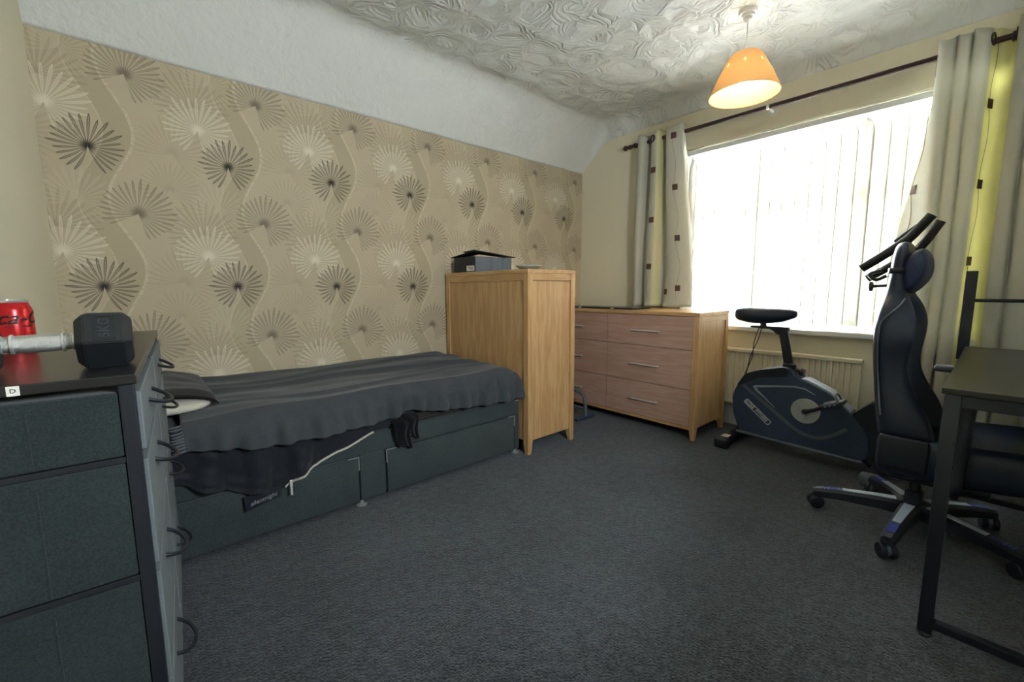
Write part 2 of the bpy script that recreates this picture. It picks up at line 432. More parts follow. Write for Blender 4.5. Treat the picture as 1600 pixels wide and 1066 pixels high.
for i in range(len(xs)-1):
    for j in range(len(ys)-1): bm.faces.new((V[i][j], V[i][j+1], V[i+1][j+1], V[i+1][j]))
ce = obj('ceiling', bm, M_PLASTER, smooth='all', kind='structure', label='white swirled plaster ceiling with a sloping side', fix=False)
solid(ce, 0.06, -1.0)
bm = new(); box(bm, XL, L, W-0.016, W, 0, 0.13, 0.004)
obj('baseboard_back', bm, M_WHITE, kind='structure')
bm = new(); box(bm, L-0.018, L, YF, W-0.016, 0, 0.15, 0.004)
obj('baseboard_right', bm, M_WHITE, kind='structure')

# ---------------------------------------------------------------- window
win = thing('window_1', (L+0.10, 0.95, WZ0), 'wide white framed window behind the vertical blinds', 'window'); win['kind'] = 'structure'
del win['category']
fx0, fx1 = L+0.09, L+0.15
bm = new()
for a in ((WY0, WY1, WZ0, WZ0+0.07), (WY0, WY1, WZ1-0.07, WZ1), (WY0, WY0+0.065, WZ0+0.07, WZ1-0.07), (WY1-0.065, WY1, WZ0+0.07, WZ1-0.07)):
    box(bm, fx0, fx1, *a, 0.006)
obj('window_frame', bm, M_UPVC, win)
MUL = (1.245, 0.62)
for ym in MUL:
    bm = new(); box(bm, fx0, fx1, ym-0.04, ym+0.04, WZ0+0.07, WZ1-0.07, 0.006); obj('mullion', bm, M_UPVC, win)
segs = [(WY0+0.065, MUL[1]-0.04), (MUL[1]+0.04, MUL[0]-0.04), (MUL[0]+0.04, WY1-0.065)]
for a, b in segs:
    bm = new(); box(bm, fx0, fx1, a, b, 1.60, 1.66, 0.006); obj('transom', bm, M_UPVC, win)
    for z0, z1 in ((WZ0+0.07, 1.60), (1.66, WZ1-0.07)):
        bm = new(); box(bm, fx0+0.028, fx0+0.034, a-0.004, b+0.004, z0-0.004, z1+0.004); obj('pane', bm, M_GLASS, win)
for ym in (1.215, 0.65):
    bm = new(); box(bm, fx0-0.012, fx0, ym-0.012, ym+0.012, 1.20, 1.24, 0.003); box(bm, fx0-0.03, fx0-0.012, ym-0.008, ym+0.008, 1.20, 1.31, 0.004)
    obj('handle', bm, M_UPVC, win)
bm = new(); box(bm, L-0.055, L+0.09, WY0-0.05, WY1+0.045, WZ0-0.022, WZ0+0.012, 0.008)
obj('window_sill', bm, M_WHITE, win)

win2 = thing('fill_window', ((FX0+FX1)/2, YF-0.06, FZ0), 'unseen white framed window added for fill light', 'window'); win2['kind'] = 'structure'
del win2['category']
bm = new()
for a in ((FX0, FX1, FZ0, FZ0+0.05), (FX0, FX1, FZ1-0.05, FZ1), (FX0, FX0+0.05, FZ0+0.05, FZ1-0.05), (FX1-0.05, FX1, FZ0+0.05, FZ1-0.05)):
    box(bm, a[0], a[1], YF-0.09, YF-0.04, a[2], a[3], 0.005)
obj('window_frame', bm, M_UPVC, win2)
bm = new(); box(bm, FX0+0.045, FX1-0.045, YF-0.068, YF-0.062, FZ0+0.045, FZ1-0.045); obj('pane', bm, M_GLASS, win2)

# ---------------------------------------------------------------- vertical blind
bl = thing('vertical_blind', (L+0.035, 0.95, 0.80), 'white vertical blind of tall fabric vanes hanging in the window', 'blind')
bm = new(); box(bm, L+0.012, L+0.058, WY0+0.01, WY1-0.01, WZ1-0.05, WZ1-0.012, 0.004)
obj('headrail', bm, M_UPVC, bl)
NV = 22; sp = (WY1-WY0-0.09)/(NV-1)
def vane_mesh(ang):
    bm = new(); c, s_ = math.cos(ang), math.sin(ang)
    def f(u, v):
        t = (u-0.5)*0.089; b = 0.005*math.cos((u-0.5)*PI)
        z = 0.80 + v*(WZ1-0.075-0.80)
        k = min(1.0, (1-v)*14 + 0.35)            # gathered at the hanger
        return Vector((b*c + t*k*s_, t*k*c - b*s_, z-0.80))
    grid(bm, f, 6, 24); return bm
vm = None
vh = None
for i in range(NV):
    y = WY0 + 0.045 + i*sp
    ang = math.radians(26 + random.uniform(-5, 5)) if y > 0.75 else math.radians(12 + random.uniform(-6, 6))
    bm = vane_mesh(ang)
    o = obj('vane', bm, M_VANE, bl, smooth='all', local=True, fix=False); o.location = (0, y-0.95, 0)
    solid(o, 0.0006)
    if vh is None:
        bm = new(); box(bm, -0.004, 0.004, -0.004, 0.004, WZ1-0.08-0.80, WZ1-0.045-0.80, 0.001)
        vh = obj('hanger', bm, M_UPVC, o, local=True)
    else: copyo(vh, o)

# ---------------------------------------------------------------- radiator
rad = thing('radiator', (L-0.02, 0.93, 0.15), 'cream ridged panel radiator under the window sill', 'radiator')
bm = new(); ry0, ry1 = 0.52, 1.60; n = 33; prof = []
for i in range(n):
    y = ry0 + 0.02 + (ry1-ry0-0.04)*i/n; d = (ry1-ry0-0.04)/n
    prof += [(y, 0.0), (y+d*0.30, 0.0), (y+d*0.42, 0.011), (y+d*0.88, 0.011)]
pf = [(ry0+0.0, 0.0)] + prof + [(ry1, 0.0)]
top = [Vector((L-0.082+d, y, 0.585)) for y, d in pf]; bot = [Vector((L-0.082+d, y, 0.20)) for y, d in pf]
loft(bm, [bot + [Vector((L-0.06, ry1, 0.20)), Vector((L-0.06, ry0, 0.20))], top + [Vector((L-0.06, ry1, 0.585)), Vector((L-0.06, ry0, 0.585))]])
obj('panel', bm, M_CREAM, rad)
bm = new(); box(bm, L-0.09, L-0.03, ry0-0.004, ry1+0.004, 0.578, 0.606, 0.006)
obj('top_cover', bm, M_CREAM, rad)
bm = new(); box(bm, L-0.088, L-0.055, ry0-0.002, ry1+0.002, 0.185, 0.205, 0.006); obj('bottom_rail', bm, M_CREAM, rad)
for yb in (0.7, 1.4):
    bm = new(); box(bm, L-0.06, L, yb-0.02, yb+0.02, 0.25, 0.52, 0.003); obj('wall_bracket', bm, M_WHITE, rad)
bm = new(); cyl(bm, (L-0.06, ry1+0.03, 0.0), (L-0.06, ry1+0.03, 0.20), 0.008); cyl(bm, (L-0.06, ry1-0.01, 0.21), (L-0.06, ry1+0.05, 0.21), 0.014)
obj('valve', bm, M_WHITE, rad, smooth=True)

# ---------------------------------------------------------------- curtain pole
RX, RZ = L-0.10, 2.262
cp = thing('curtain_pole', (RX, 1.14, RZ), 'dark wooden curtain pole across the top of the window', 'curtain pole')
bm = new(); rod(bm, (RX, 0.02, RZ), (RX, 2.20, RZ), 0.0145); obj('pole', bm, M_DARKWOOD, cp, smooth=True)
for y, s_ in ((2.20, 1), (0.02, -1)):
    bm = new(); lathe(bm, [(0.012, 0), (0.019, 0.006), (0.019, 0.016), (0.011, 0.022), (0.014, 0.035), (0.022, 0.05), (0.022, 0.062), (0.012, 0.076), (0.002, 0.08)], seg=20, M=along((RX, y, RZ), (RX, y+s_, RZ)))
    obj('finial', bm, M_DARKWOOD, cp, smooth=True)
for y in (2.16, 1.135, 0.055):
    bm = new(); lathe(bm, [(0.017, -0.009), (0.021, -0.006), (0.021, 0.006), (0.017, 0.009)], seg=20, M=along((RX, y, RZ), (RX, y+1, RZ)))
    cyl(bm, (RX+0.015, y, RZ), (L-0.008, y, RZ-0.006), 0.009); lathe(bm, [(0.026, 0), (0.026, 0.008), (0.014, 0.014)], M=along((L, y, RZ-0.006), (L-1, y, RZ-0.006)))
    obj('bracket', bm, M_DARKWOOD if y != 1.135 else M_WHITE, cp, smooth=True)

# ---------------------------------------------------------------- curtains
def curtain(name, label, f, width, height, patches, eyelets, fabric, nu=160, nv=60):
    y0 = f(0.5, 0.0)
    t = thing(name, (RX, y0.y, f(0.5, 1.0).z), label, 'curtain', group='curtains on the pole')
    bm = new(); grid(bm, lambda u, v: f(u, v), nu, nv, uvs=lambda u, v: (u*width, v*height))
    o = obj('fabric', bm, fabric, t, smooth='all', fix=False); solid(o, 0.002)
    def P(u, v, off):
        e = 1e-3; p = f(u, v); a = f(min(1, u+e), v)-f(max(0, u-e), v); b = f(u, min(1, v+e))-f(u, max(0, v-e))
        n_ = a.cross(b).normalized()
        if n_.dot(Vector((0, 0, 1.05))-p) < 0: n_ = -n_
        return p + n_*off
    for (u, v) in patches:
        e = (f(u+0.004, v)-f(u-0.004, v)).length/0.008; hu, hv = 0.021/e, 0.023/height
        bm = new(); grid(bm, lambda a, b: P(u+(a*2-1)*hu, v+(b*2-1)*hv, 0.004), 6, 4)
        q = obj('patch', bm, M_PATCH, t, fix=False); solid(q, 0.0015)
    for uc in sorted({round(p[0], 3) for p in patches}):
        bm = new()
        pts = [P(min(0.999, max(0.001, uc + 0.012*math.sin(v*height*2*PI/0.40))), v, 0.003) for v in [0.03+0.94*k/90 for k in range(91)]]
        tube(bm, pts, 0.0011, 5); obj('stitched_thread', bm, M_THREAD, t)
    for u in eyelets:
        c = f(u, (0.055)/height); a = f(u+0.004, 0.055/height)-f(u-0.004, 0.055/height)
        nrm = Vector((a.y, -a.x, 0)).normalized()
        bm = new(); ring = []
        Mx = along(c, c+nrm)
        lathe(bm, [(0.019, -0.005), (0.030, -0.005), (0.031, 0), (0.030, 0.005), (0.019, 0.005), (0.019, -0.005)], seg=24, M=Mx, cap=False)
        obj('eyelet', bm, M_DARKWOOD, t, smooth=True)
    return t
def smst(a, b, x):
    t = max(0.0, min(1.0, (x-a)/(b-a))); return t*t*(3-2*t)
def spline(pts, u):
    P = [Vector(p) for p in pts]; n = len(P)-1; t = min(max(u, 0.0), 1.0)*n; i = min(int(t), n-1); t -= i
    p0, p1, p2, p3 = P[max(i-1, 0)], P[i], P[i+1], P[min(i+2, n)]
    return 0.5*((2*p1) + (p2-p0)*t + (2*p0-5*p1+4*p2-p3)*t*t + (3*p1-p0-3*p2+p3)*t**3)
FT = [(0.030, 1.728), (-0.035, 1.722), (-0.052, 1.775), (-0.050, 1.828), (-0.030, 1.858), (0.050, 1.868), (0.046, 1.895), (-0.040, 1.915), (-0.050, 1.955), (-0.030, 1.985), (0.045, 1.998), (0.044, 2.030), (-0.036, 2.050), (-0.044, 2.090), (-0.020, 2.118), (0.030, 2.124)]
FB = [(0.050, 1.630), (-0.020, 1.618), (-0.050, 1.690), (-0.048, 1.775), (-0.020, 1.830), (0.030, 1.842), (0.022, 1.885), (-0.034, 1.915), (-0.045, 1.965), (-0.025, 2.005), (0.030, 2.020), (0.030, 2.060), (-0.030, 2.080), (-0.040, 2.110), (-0.010, 2.145), (0.030, 2.150)]
def fl(u, v):                                    # u from the window side outwards, v from top down
    z = 2.315 - v*(2.315-0.902); k = smst(0, 0.9, v)**0.8
    p = spline(FT, u)*(1-k) + spline(FB, u)*k
    x = p.x + 0.006*math.sin(v*7+u*9)*v; y = p.y + 0.006*math.sin(v*5+u*7)*v
    if v > 0.95: x += 0.012*math.sin(u*20)*(v-0.95)/0.05
    return Vector((min(RX+x, L-0.012), y, z + 0.008*math.sin(u*31)*(1-smst(0, 0.03, v))))
M_CURTL = sheer('cream_curtain', 'd9d7c9', 0.25, stripes=('e8e4b6', 10.0, 0.0495, 0.0590))
M_CURTR = sheer('cream_curtain_yellow', 'd9d7c9', 0.32, stripes=('efecbe', 10.0, 0.0675, 0.098))  # yellow stripe, also paled to suggest window light coming through
curtain('curtain', 'cream curtain with brown square patches hanging above the wide chest of drawers', fl, 1.20, 1.43,
        [(0.145, 0.055), (0.145, 0.335), (0.145, 0.615), (0.145, 0.895), (0.53, 0.215), (0.53, 0.495), (0.53, 0.765), (0.245, 0.915)], (0.565, ), M_CURTL)
GT = [(0.030, 0.318), (-0.030, 0.318), (-0.054, 0.295), (-0.050, 0.262), (-0.022, 0.252), (-0.052, 0.240), (-0.055, 0.205), (-0.024, 0.196), (-0.054, 0.184), (-0.052, 0.140), (0.020, 0.118), (0.052, 0.100), (0.054, 0.070), (0.030, 0.050), (-0.046, 0.040), (-0.052, 0.000), (-0.022, -0.015), (-0.05, -0.03), (-0.05, -0.10), (0.03, -0.12), (0.03, -0.16), (-0.03, -0.18)]
GB = [(0.066, 0.450), (0.030, 0.380), (-0.060, 0.300), (-0.058, 0.272), (-0.016, 0.258), (-0.060, 0.240), (-0.064, 0.205), (-0.018, 0.196), (-0.060, 0.180), (-0.056, 0.142), (0.024, 0.124), (0.056, 0.104), (0.058, 0.070), (0.030, 0.048), (-0.050, 0.036), (-0.060, -0.005), (-0.020, -0.02), (-0.055, -0.04), (-0.05, -0.11), (0.03, -0.13), (0.03, -0.17), (-0.03, -0.20)]
def fr(u, v):                                    # u from the window side towards the desk
    z = 2.325 - v*(2.325-0.10); k = smst(0.05, 0.60, v)
    p = spline(GT, u)*(1-k) + spline(GB, u)*k
    return Vector((min(RX+p.x + 0.006*math.sin(v*9+u*11)*v, L-0.012), p.y + 0.006*math.sin(v*6+u*8)*v, z + 0.010*math.sin(u*40)*(1-smst(0, 0.03, v))))
curtain('curtain', 'cream and pale yellow curtain with brown squares hanging behind the black desk', fr, 1.50, 2.23,
        [(0.488, 0.158), (0.488, 0.335), (0.488, 0.512), (0.035, 0.33)], (0.455, 0.635), M_CURTR)

# ---------------------------------------------------------------- pendant lamp
LX, LY = 2.64, 1.035
pd = thing('pendant_lamp', (LX, LY, ZC), 'pendant lamp with a lit tan cone shade hanging from the ceiling', 'lamp')
zc = ceil_z(LX, LY)
bm = new(); lathe(bm, [(0.045, zc+0.004), (0.047, zc-0.008), (0.044, zc-0.016), (0.034, zc-0.017), (0.033, zc-0.030), (0.024, zc-0.032), (0.022, zc-0.046), (0.008, zc-0.056)], (LX, LY, 0), 28)
obj('ceiling_rose', bm, M_WHITE, pd, smooth=True)
bm = new(); cyl(bm, (LX, LY, zc-0.05), (LX, LY, 2.30), 0.0035, 8); obj('flex', bm, M_WHITE, pd, smooth=True)
bm = new(); cyl(bm, (LX, LY, 2.23), (LX, LY, 2.305), 0.018, 16); obj('bulb_holder', bm, M_WHITE, pd, smooth=True)
bm = new(); rows = [(0.052, 2.330), (0.070, 2.327), (0.082, 2.315), (0.098, 2.290), (0.107, 2.270), (0.117, 2.250), (0.1265, 2.232), (0.140, 2.205), (0.158, 2.165), (0.176, 2.122), (0.178, 2.116)]
NS = 64
V = [[bm.verts.new((LX+r*math.cos(2*PI*k/NS), LY+r*math.sin(2*PI*k/NS), z)) for k in range(NS)] for r, z in rows]
for i in range(len(rows)-1):
    for k in range(NS):
        if i == 4 and k % 8 == 3: continue          # punched slots
        bm.faces.new((V[i][k], V[i][(k+1) % NS], V[i+1][(k+1) % NS], V[i+1][k]))
sh = obj('lamp_shade', bm, M_SHADE, pd, smooth='all', fix=False); solid(sh, 0.002)
bm = new()
for k in range(3):
    a = 2*PI*k/3; cyl(bm, (LX, LY, 2.30), (LX+0.062*math.cos(a), LY+0.062*math.sin(a), 2.329), 0.002, 6)
obj('shade_carrier', bm, M_WHITE, sh)
bm = new(); lathe(bm, [(0.012, 2.235), (0.014, 2.22), (0.027, 2.19), (0.030, 2.168), (0.026, 2.148), (0.012, 2.137), (0.002, 2.135)], (LX, LY, 0), 24)
obj('bulb', bm, M_BULB, pd, smooth='all')

# ================================================================ TALL OAK CHEST (its back towards the bed)
def leg_post(bm, x0, x1, y0, y1, z1, taper=0.10, ix=0, iy=0):
    """square post, its foot narrowing towards (ix, iy) sides"""
    def ring(a, z):
        ax0 = x0 + (a if ix > 0 else 0); ax1 = x1 - (a if ix < 0 else 0); ay0 = y0 + (a if iy > 0 else 0); ay1 = y1 - (a if iy < 0 else 0)
        return [Vector((ax0, ay0, z)), Vector((ax1, ay0, z)), Vector((ax1, ay1, z)), Vector((ax0, ay1, z))]
    loft(bm, [ring(0.014, 0.0), ring(0, taper), ring(0, z1)])
    return bm
tx0, tx1, ty0, ty1, th = 1.788, 2.226, 1.885, 2.796, 1.172
tb = thing('tall_chest', ((tx0+tx1)/2, (ty0+ty1)/2, 0), 'tall oak chest at the foot of the bed, its plain back facing the bed', 'chest')
pw = 0.042
for a, b, ix in ((tx0, tx0+pw, -1), (tx1-pw, tx1, 1)):
    for c, d, iy in ((ty0, ty0+pw, -1), (ty1-pw, ty1, 1)):
        bm = new(); leg_post(bm, a, b, c, d, th-0.026, 0.085, ix, iy); obj('leg', bm, M_OAKV, tb)
bm = new(); box(bm, tx0-0.001, tx1+0.001, ty0-0.001, ty1+0.001, th-0.026, th, 0.002); obj('top', bm, M_OAKY, tb)
bm = new(); box(bm, tx0+0.008, tx0+0.022, ty0+pw, ty1-pw, 0.085, th-0.07); obj('back_panel', bm, M_OAKV, tb)
bm = new(); box(bm, tx0+0.002, tx0+0.03, ty0+pw, ty1-pw, th-0.07, th-0.026, 0.001); obj('back_rail', bm, M_OAKY, tb)
for y0_, y1_, r0, r1 in ((ty0+0.010, ty0+0.024, ty0+0.001, ty0+0.03), (ty1-0.024, ty1-0.010, ty1-0.03, ty1-0.001)):
    bm = new(); box(bm, tx0+pw, tx1-pw, y0_, y1_, 0.085, th-0.07); obj('side_panel', bm, M_OAKV, tb)
    bm = new(); box(bm, tx0+pw, tx1-pw, r0, r1, th-0.068, th-0.026, 0.001); obj('side_rail', bm, M_OAKX, tb)
zz = [0.085, 0.30, 0.51, 0.72, 0.93, th-0.03]
for a, b in zip(zz, zz[1:]):
    bm = new(); box(bm, tx1-0.03, tx1-0.004, ty0+pw+0.003, ty1-pw-0.003, a+0.003, b-0.003, 0.002); d_ = obj('drawer', bm, M_OAKFLARE, tb)
    bm = new(); ym = (ty0+ty1)/2; zm = (a+b)/2
    cyl(bm, (tx1+0.02, ym-0.11, zm), (tx1+0.02, ym+0.11, zm), 0.005, 10)
    for q in (-0.09, 0.09): cyl(bm, (tx1-0.006, ym+q, zm), (tx1+0.02, ym+q, zm), 0.004, 8)
    obj('handle', bm, M_STEEL, d_, smooth=True)

# black box with open flaps on the tall chest
bx = thing('storage_box', (2.005, 2.61, th), 'black cardboard box with raised flaps on top of the tall oak chest', 'box')
bw, bd, bh = 0.345, 0.26, 0.112                  # x, y, z in its own frame
bm = new()
for a in ((-bw/2, bw/2, -bd/2, -bd/2+0.004, 0.001, bh), (-bw/2, bw/2, bd/2-0.004, bd/2, 0.001, bh), (-bw/2, -bw/2+0.004, -bd/2+0.004, bd/2-0.004, 0.001, bh), (bw/2-0.004, bw/2, -bd/2+0.004, bd/2-0.004, 0.001, bh), (-bw/2+0.004, bw/2-0.004, -bd/2+0.004, bd/2-0.004, 0.001, 0.005)):
    box(bm, *a)
obj('body', bm, M_CARD, bx, local=True)
for a, b in ((-bw/2+0.006, -0.03), (-0.026, 0.085), (0.089, bw/2-0.004)):
    bm = new(); box(bm, a, b, -bd/2-0.0015, -bd/2, 0.004, bh-0.003); obj('side_sleeve', bm, M_CARDG, bx, local=True)
def flap(c):
    bm = new(); a = [Vector(p) for p in c]; loft(bm, [a, [p + Vector((0, 0, 0.004)) for p in a]]); obj('flap', bm, M_CARD, bx, local=True)
flap([(-bw/2-0.012, -bd/2-0.016, bh+0.040), (bw/2+0.03, -bd/2-0.016, bh+0.004), (bw/2+0.03, 0.0, bh+0.012), (-bw/2-0.012, 0.0, bh+0.034)])
flap([(-bw/2-0.015, -bd/2-0.010, bh+0.036), (-bw/2+0.10, -bd/2-0.010, bh+0.030), (-bw/2+0.10, bd/2+0.02, bh+0.004), (-bw/2-0.015, bd/2+0.03, bh+0.001)])
bm = new(); box(bm, -bw/2-0.002, -bw/2, -bd/2+0.008, -bd/2+0.10, 0.010, 0.048); lb = obj('sticker', bm, M_LABEL, bx, local=True)
bm = new()
for k in range(3): box(bm, -bw/2-0.0026, -bw/2-0.002, -bd/2+0.018, -bd/2+0.05+0.02*k, 0.018+0.009*k, 0.021+0.009*k)
obj('sticker_print', bm, M_INK, lb, local=True)

DX_, DY_ = 1.868, 1.962
ds = thing('round_dish', (DX_, DY_, th), 'shallow round grey dish on the near corner of the tall oak chest', 'dish')
bm = new(); lathe(bm, [(0.045, 0.0), (0.062, 0.006), (0.080, 0.019), (0.081, 0.022), (0.077, 0.022), (0.058, 0.010), (0.004, 0.009)], (DX_, DY_, th), 32)
obj('bowl', bm, plain('grey_ceramic', '9b998c', 0.4), ds, smooth=True)
bm = new(); lathe(bm, [(0.0775, 0.0205), (0.0820, 0.0205), (0.0820, 0.0245), (0.0775, 0.0245), (0.0775, 0.0205)], (DX_, DY_, th), 32, cap=False)
obj('rim', bm, plain('pale_rim', 'b9b6a8', 0.4), ds, smooth=True)

# ================================================================ WIDE OAK CHEST OF DRAWERS
cx0, cx1, cy0, cy1, ch = 2.802, 3.272, 1.297, 2.775, 0.886
cd = thing('chest_of_drawers', ((cx0+cx1)/2, (cy0+cy1)/2, 0), 'wide oak chest of drawers with two columns of drawers beside the window', 'chest of drawers')
pw = 0.04
for a, b, ix in ((cx0, cx0+pw, -1), (cx1-pw, cx1, 1)):
    for c, d, iy in ((cy0, cy0+pw, -1), (cy1-pw, cy1, 1)):
        bm = new(); leg_post(bm, a, b, c, d, ch-0.026, 0.085, ix, iy); obj('leg', bm, M_OAKV, cd)
bm = new(); box(bm, cx0-0.002, cx1+0.002, cy0-0.002, cy1+0.002, ch-0.026, ch, 0.002); obj('top', bm, M_OAKY, cd)
for y0_, y1_, r0, r1 in ((cy0+0.010, cy0+0.024, cy0+0.001, cy0+0.03), (cy1-0.024, cy1-0.010, cy1-0.03, cy1-0.001)):
    bm = new(); box(bm, cx0+pw, cx1-pw, y0_, y1_, 0.080, ch-0.066); obj('side_panel', bm, M_OAKV, cd)
    bm = new(); box(bm, cx0+pw, cx1-pw, r0, r1, ch-0.066, ch-0.026, 0.001); obj('side_rail', bm, M_OAKX, cd)
bm = new(); box(bm, cx1-0.02, cx1-0.012, cy0+pw, cy1-pw, 0.08, ch-0.026); obj('back_panel', bm, M_OAKV, cd)
bm = new(); box(bm, cx0+0.004, cx0+0.026, cy0+pw, cy1-pw, 0.070, 0.090, 0.001); obj('bottom_rail', bm, M_OAKY, cd)
zr = [0.092, 0.352, 0.628, ch-0.028]
ymid = 2.036
for a, b in zip(zr, zr[1:]):
    for c, d in ((cy0+pw, ymid), (ymid, cy1-pw)):
        bm = new(); box(bm, cx0+0.004, cx0+0.024, c+0.0015, d-0.0015, a+0.0018, b-0.0018, 0.0015); dr = obj('drawer', bm, M_OAKFLARE, cd)
        bm = new(); box(bm, cx0+0.024, cx1-0.06, c+0.02, d-0.02, a+0.012, b-0.03); obj('drawer_box', bm, M_OAKX, dr)
        ym = (c+d)/2 + (0.0 if c < 2 else 0.0); zm = (a+b)/2 - 0.002
        bm = new(); cyl(bm, (cx0-0.022, ym-0.118, zm), (cx0-0.022, ym+0.118, zm), 0.0055, 12)
        for q in (-0.095, 0.095): cyl(bm, (cx0+0.005, ym+q, zm), (cx0-0.022, ym+q, zm), 0.0045, 8)
        obj('handle', bm, M_STEEL, dr, smooth=True)
tr = thing('flat_screen_panel', (2.98, 2.16, ch), 'thin flat black panel lying on the wide chest of drawers', 'panel')
bm = new(); box(bm, 2.86, 3.12, 1.85, 2.47, ch+0.001, ch+0.014, 0.004); obj('slab', bm, M_BLACKPL, tr)
bm = new(); box(bm, 2.87, 3.11, 1.86, 2.46, ch+0.014, ch+0.0155, 0.0005); obj('lid', bm, plain('glossy_black', '0c0d10', 0.15), tr)
for yq in (2.02, 2.35):
    bm = new(); box(bm, 2.857, 2.8605, yq, yq+0.03, ch+0.004, ch+0.011); obj('port', bm, M_LABEL, tr)

# small tubular stand on the carpet between the chests
ts = thing('tube_stand', (2.66, 2.19, 0), 'small dark bent tube stand on the carpet between the two oak chests', 'stand')
bm = new(); tube(bm, smoothpath([(2.66, 2.125, 0.012), (2.66, 2.13, 0.10), (2.66, 2.15, 0.185), (2.66, 2.20, 0.215), (2.66, 2.27, 0.215), (2.66, 2.32, 0.185), (2.66, 2.34, 0.10), (2.66, 2.345, 0.012)], 6), 0.014, 10)
obj('hoop', bm, M_GREYPL, ts, smooth=True)
bm = new(); tube(bm, [(2.66, 2.13, 0.085), (2.66, 2.34, 0.085)], 0.011, 10); obj('crossbar', bm, M_GREYPL, ts, smooth=True)
for yq in (2.125, 2.345):
    bm = new(); rod(bm, (2.54, yq, 0.016), (2.76, yq, 0.016), 0.0155); obj('foot', bm, M_VEILPL, ts, smooth=True)

# ================================================================ BED
bd_ = thing('divan_bed', (0.83, 2.375, 0), 'grey fabric divan bed base with two front drawers along the papered wall', 'bed')
bx0, bx1, by0, by1 = -0.12, 1.775, 1.955, 2.792
bm = new(); box(bm, bx0, bx1, by0+0.012, by1, 0.032, 0.356, 0.012); obj('base_box', bm, M_BASEFAB, bd_, smooth=True)
# front frame around the drawers
bm = new()
box(bm, bx0, bx1, by0, by0+0.014, 0.262, 0.352, 0.005); box(bm, 0.742, 0.868, by0, by0+0.014, 0.034, 0.262, 0.004); box(bm, 1.738, bx1, by0, by0+0.014, 0.034, 0.262, 0.004)
obj('front_frame', bm, M_BASEFAB, bd_)
for a, b in ((-0.10, 0.735), (0.876, 1.731)):
    bm = new(); box(bm, a, b, by0-0.004, by0+0.013, 0.034, 0.255, 0.005); d_ = obj('drawer', bm, M_BASEFAB, bd_, smooth=True)
    bm = new(); tube(bm, [(a+0.001, by0-0.003, 0.036), (a+0.001, by0-0.003, 0.256), (b-0.001, by0-0.003, 0.256), (b-0.001, by0-0.003, 0.036)], 0.0028, 6); obj('edge_trim', bm, M_BLACKPL, d_)
    for xa, xb, xe in ((a, a+0.05, a), (b-0.05, b, b)):
        bm = new(); box(bm, xa, xb, by0-0.0065, by0-0.003, 0.2535, 0.2585); box(bm, xe-0.0025, xe+0.0025, by0-0.0065, by0-0.003, 0.19, 0.2585); obj('corner_trim', bm, M_CHROME, d_)
for fx, fy in ((0.748, by0+0.02), (1.752, by0+0.02), (0.0, by0+0.02), (1.752, by1-0.06), (0.0, by1-0.06)):
    bm = new(); lathe(bm, [(0.020, 0.0), (0.026, 0.003), (0.026, 0.009), (0.012, 0.014), (0.009, 0.033)], (fx, fy, 0), 20); obj('foot', bm, M_CHROME, bd_, smooth=True)
bm = new(); box(bm, 1.742, 1.772, by0-0.002, by0+0.01, 0.346, 0.354, 0.002); obj('corner_plate', bm, M_CHROME, bd_)

def wob(x, y, z=0.0, s=1.0): return noise.noise(Vector((x*s, y*s, z)))
mt = thing('mattress', (0.83, 2.375, 0.357), 'dark taupe mattress on the divan under the charcoal throw', 'mattress')
bm = new(); box(bm, bx0+0.005, bx1-0.005, by0+0.004, by1, 0.358, 0.536, 0.035, 4); obj('core', bm, M_MATT, mt, smooth=True)
bm = new(); zs = (0.372, 0.520)
for zq in zs:
    tube(bm, [(bx0+0.03, by0+0.006, zq), (bx1-0.03, by0+0.006, zq), (bx1-0.008, by0+0.03, zq), (bx1-0.008, by1-0.03, zq)], 0.005, 8)
obj('piping', bm, M_MATT, mt, smooth=True)

# rumpled black sheet hanging out over the left half of the base
def sheet(u, v):
    x = -0.115 + u*(0.93+0.115)
    def bz(x):
        pts = [(-0.12, 0.33), (0.05, 0.335), (0.16, 0.29), (0.28, 0.235), (0.40, 0.215), (0.46, 0.258), (0.62, 0.312), (0.80, 0.368), (0.98, 0.400)]
        for (a, za), (b, zb) in zip(pts, pts[1:]):
            if x <= b: return za + (zb-za)*(smst(a, b, x) if b < 0.45 else (x-a)/(b-a))
        return pts[-1][1]
    zb = bz(x) + 0.008*wob(x, 0, 3, 9)*smst(0.45, 0.3, x)
    if v < 0.25:
        t = v/0.25; y = 2.20 - t*(2.20-1.962); z = 0.541 - 0.010*t*t
    else:
        t = (v-0.25)/0.75; z = 0.531 + (zb-0.531)*t
        amp = smst(-0.02, 0.14, x); bulge = amp*0.030*math.sin(min(1, t*1.1)*PI)**0.7 + 0.018*smst(0.72, 0.92, t)*(1 if x < 0.55 else 0.4)
        fold = 0.032*math.sin((x*1.0 + (0.540-z)*0.55)*2*PI/0.19 + 5*wob(x, z, 1, 3)) * (0.25+0.75*t)*amp
        fold += amp*(0.012*wob(x, z*0.6, 7, 15) + 0.010*math.sin((x*0.7+z)*55+4*wob(x, z, 2, 5))*wob(x, z, 8, 6))
        y = 1.945 - (bulge*0.9 + max(-0.008, fold))*(0.12 + 0.88*smst(0.80, 0.45, x)*(smst(0.0, 0.35, t)))
        y = min(y, 1.945)
    return Vector((x, y, z))
st = thing('bed_sheet', (0.35, 1.94, 0.36), 'rumpled black bed sheet bulging out below the charcoal throw', 'sheet')
bm = new(); grid(bm, sheet, 150, 60); o = obj('fabric', bm, M_SHEET, st, smooth='all', fix=False); solid(o, 0.003)
bm = new(); zp = [sheet((x_+0.115)/1.045, 1.0) + Vector((0, -0.005, -0.003)) for x_ in [0.41+0.40*k/24 for k in range(25)]]
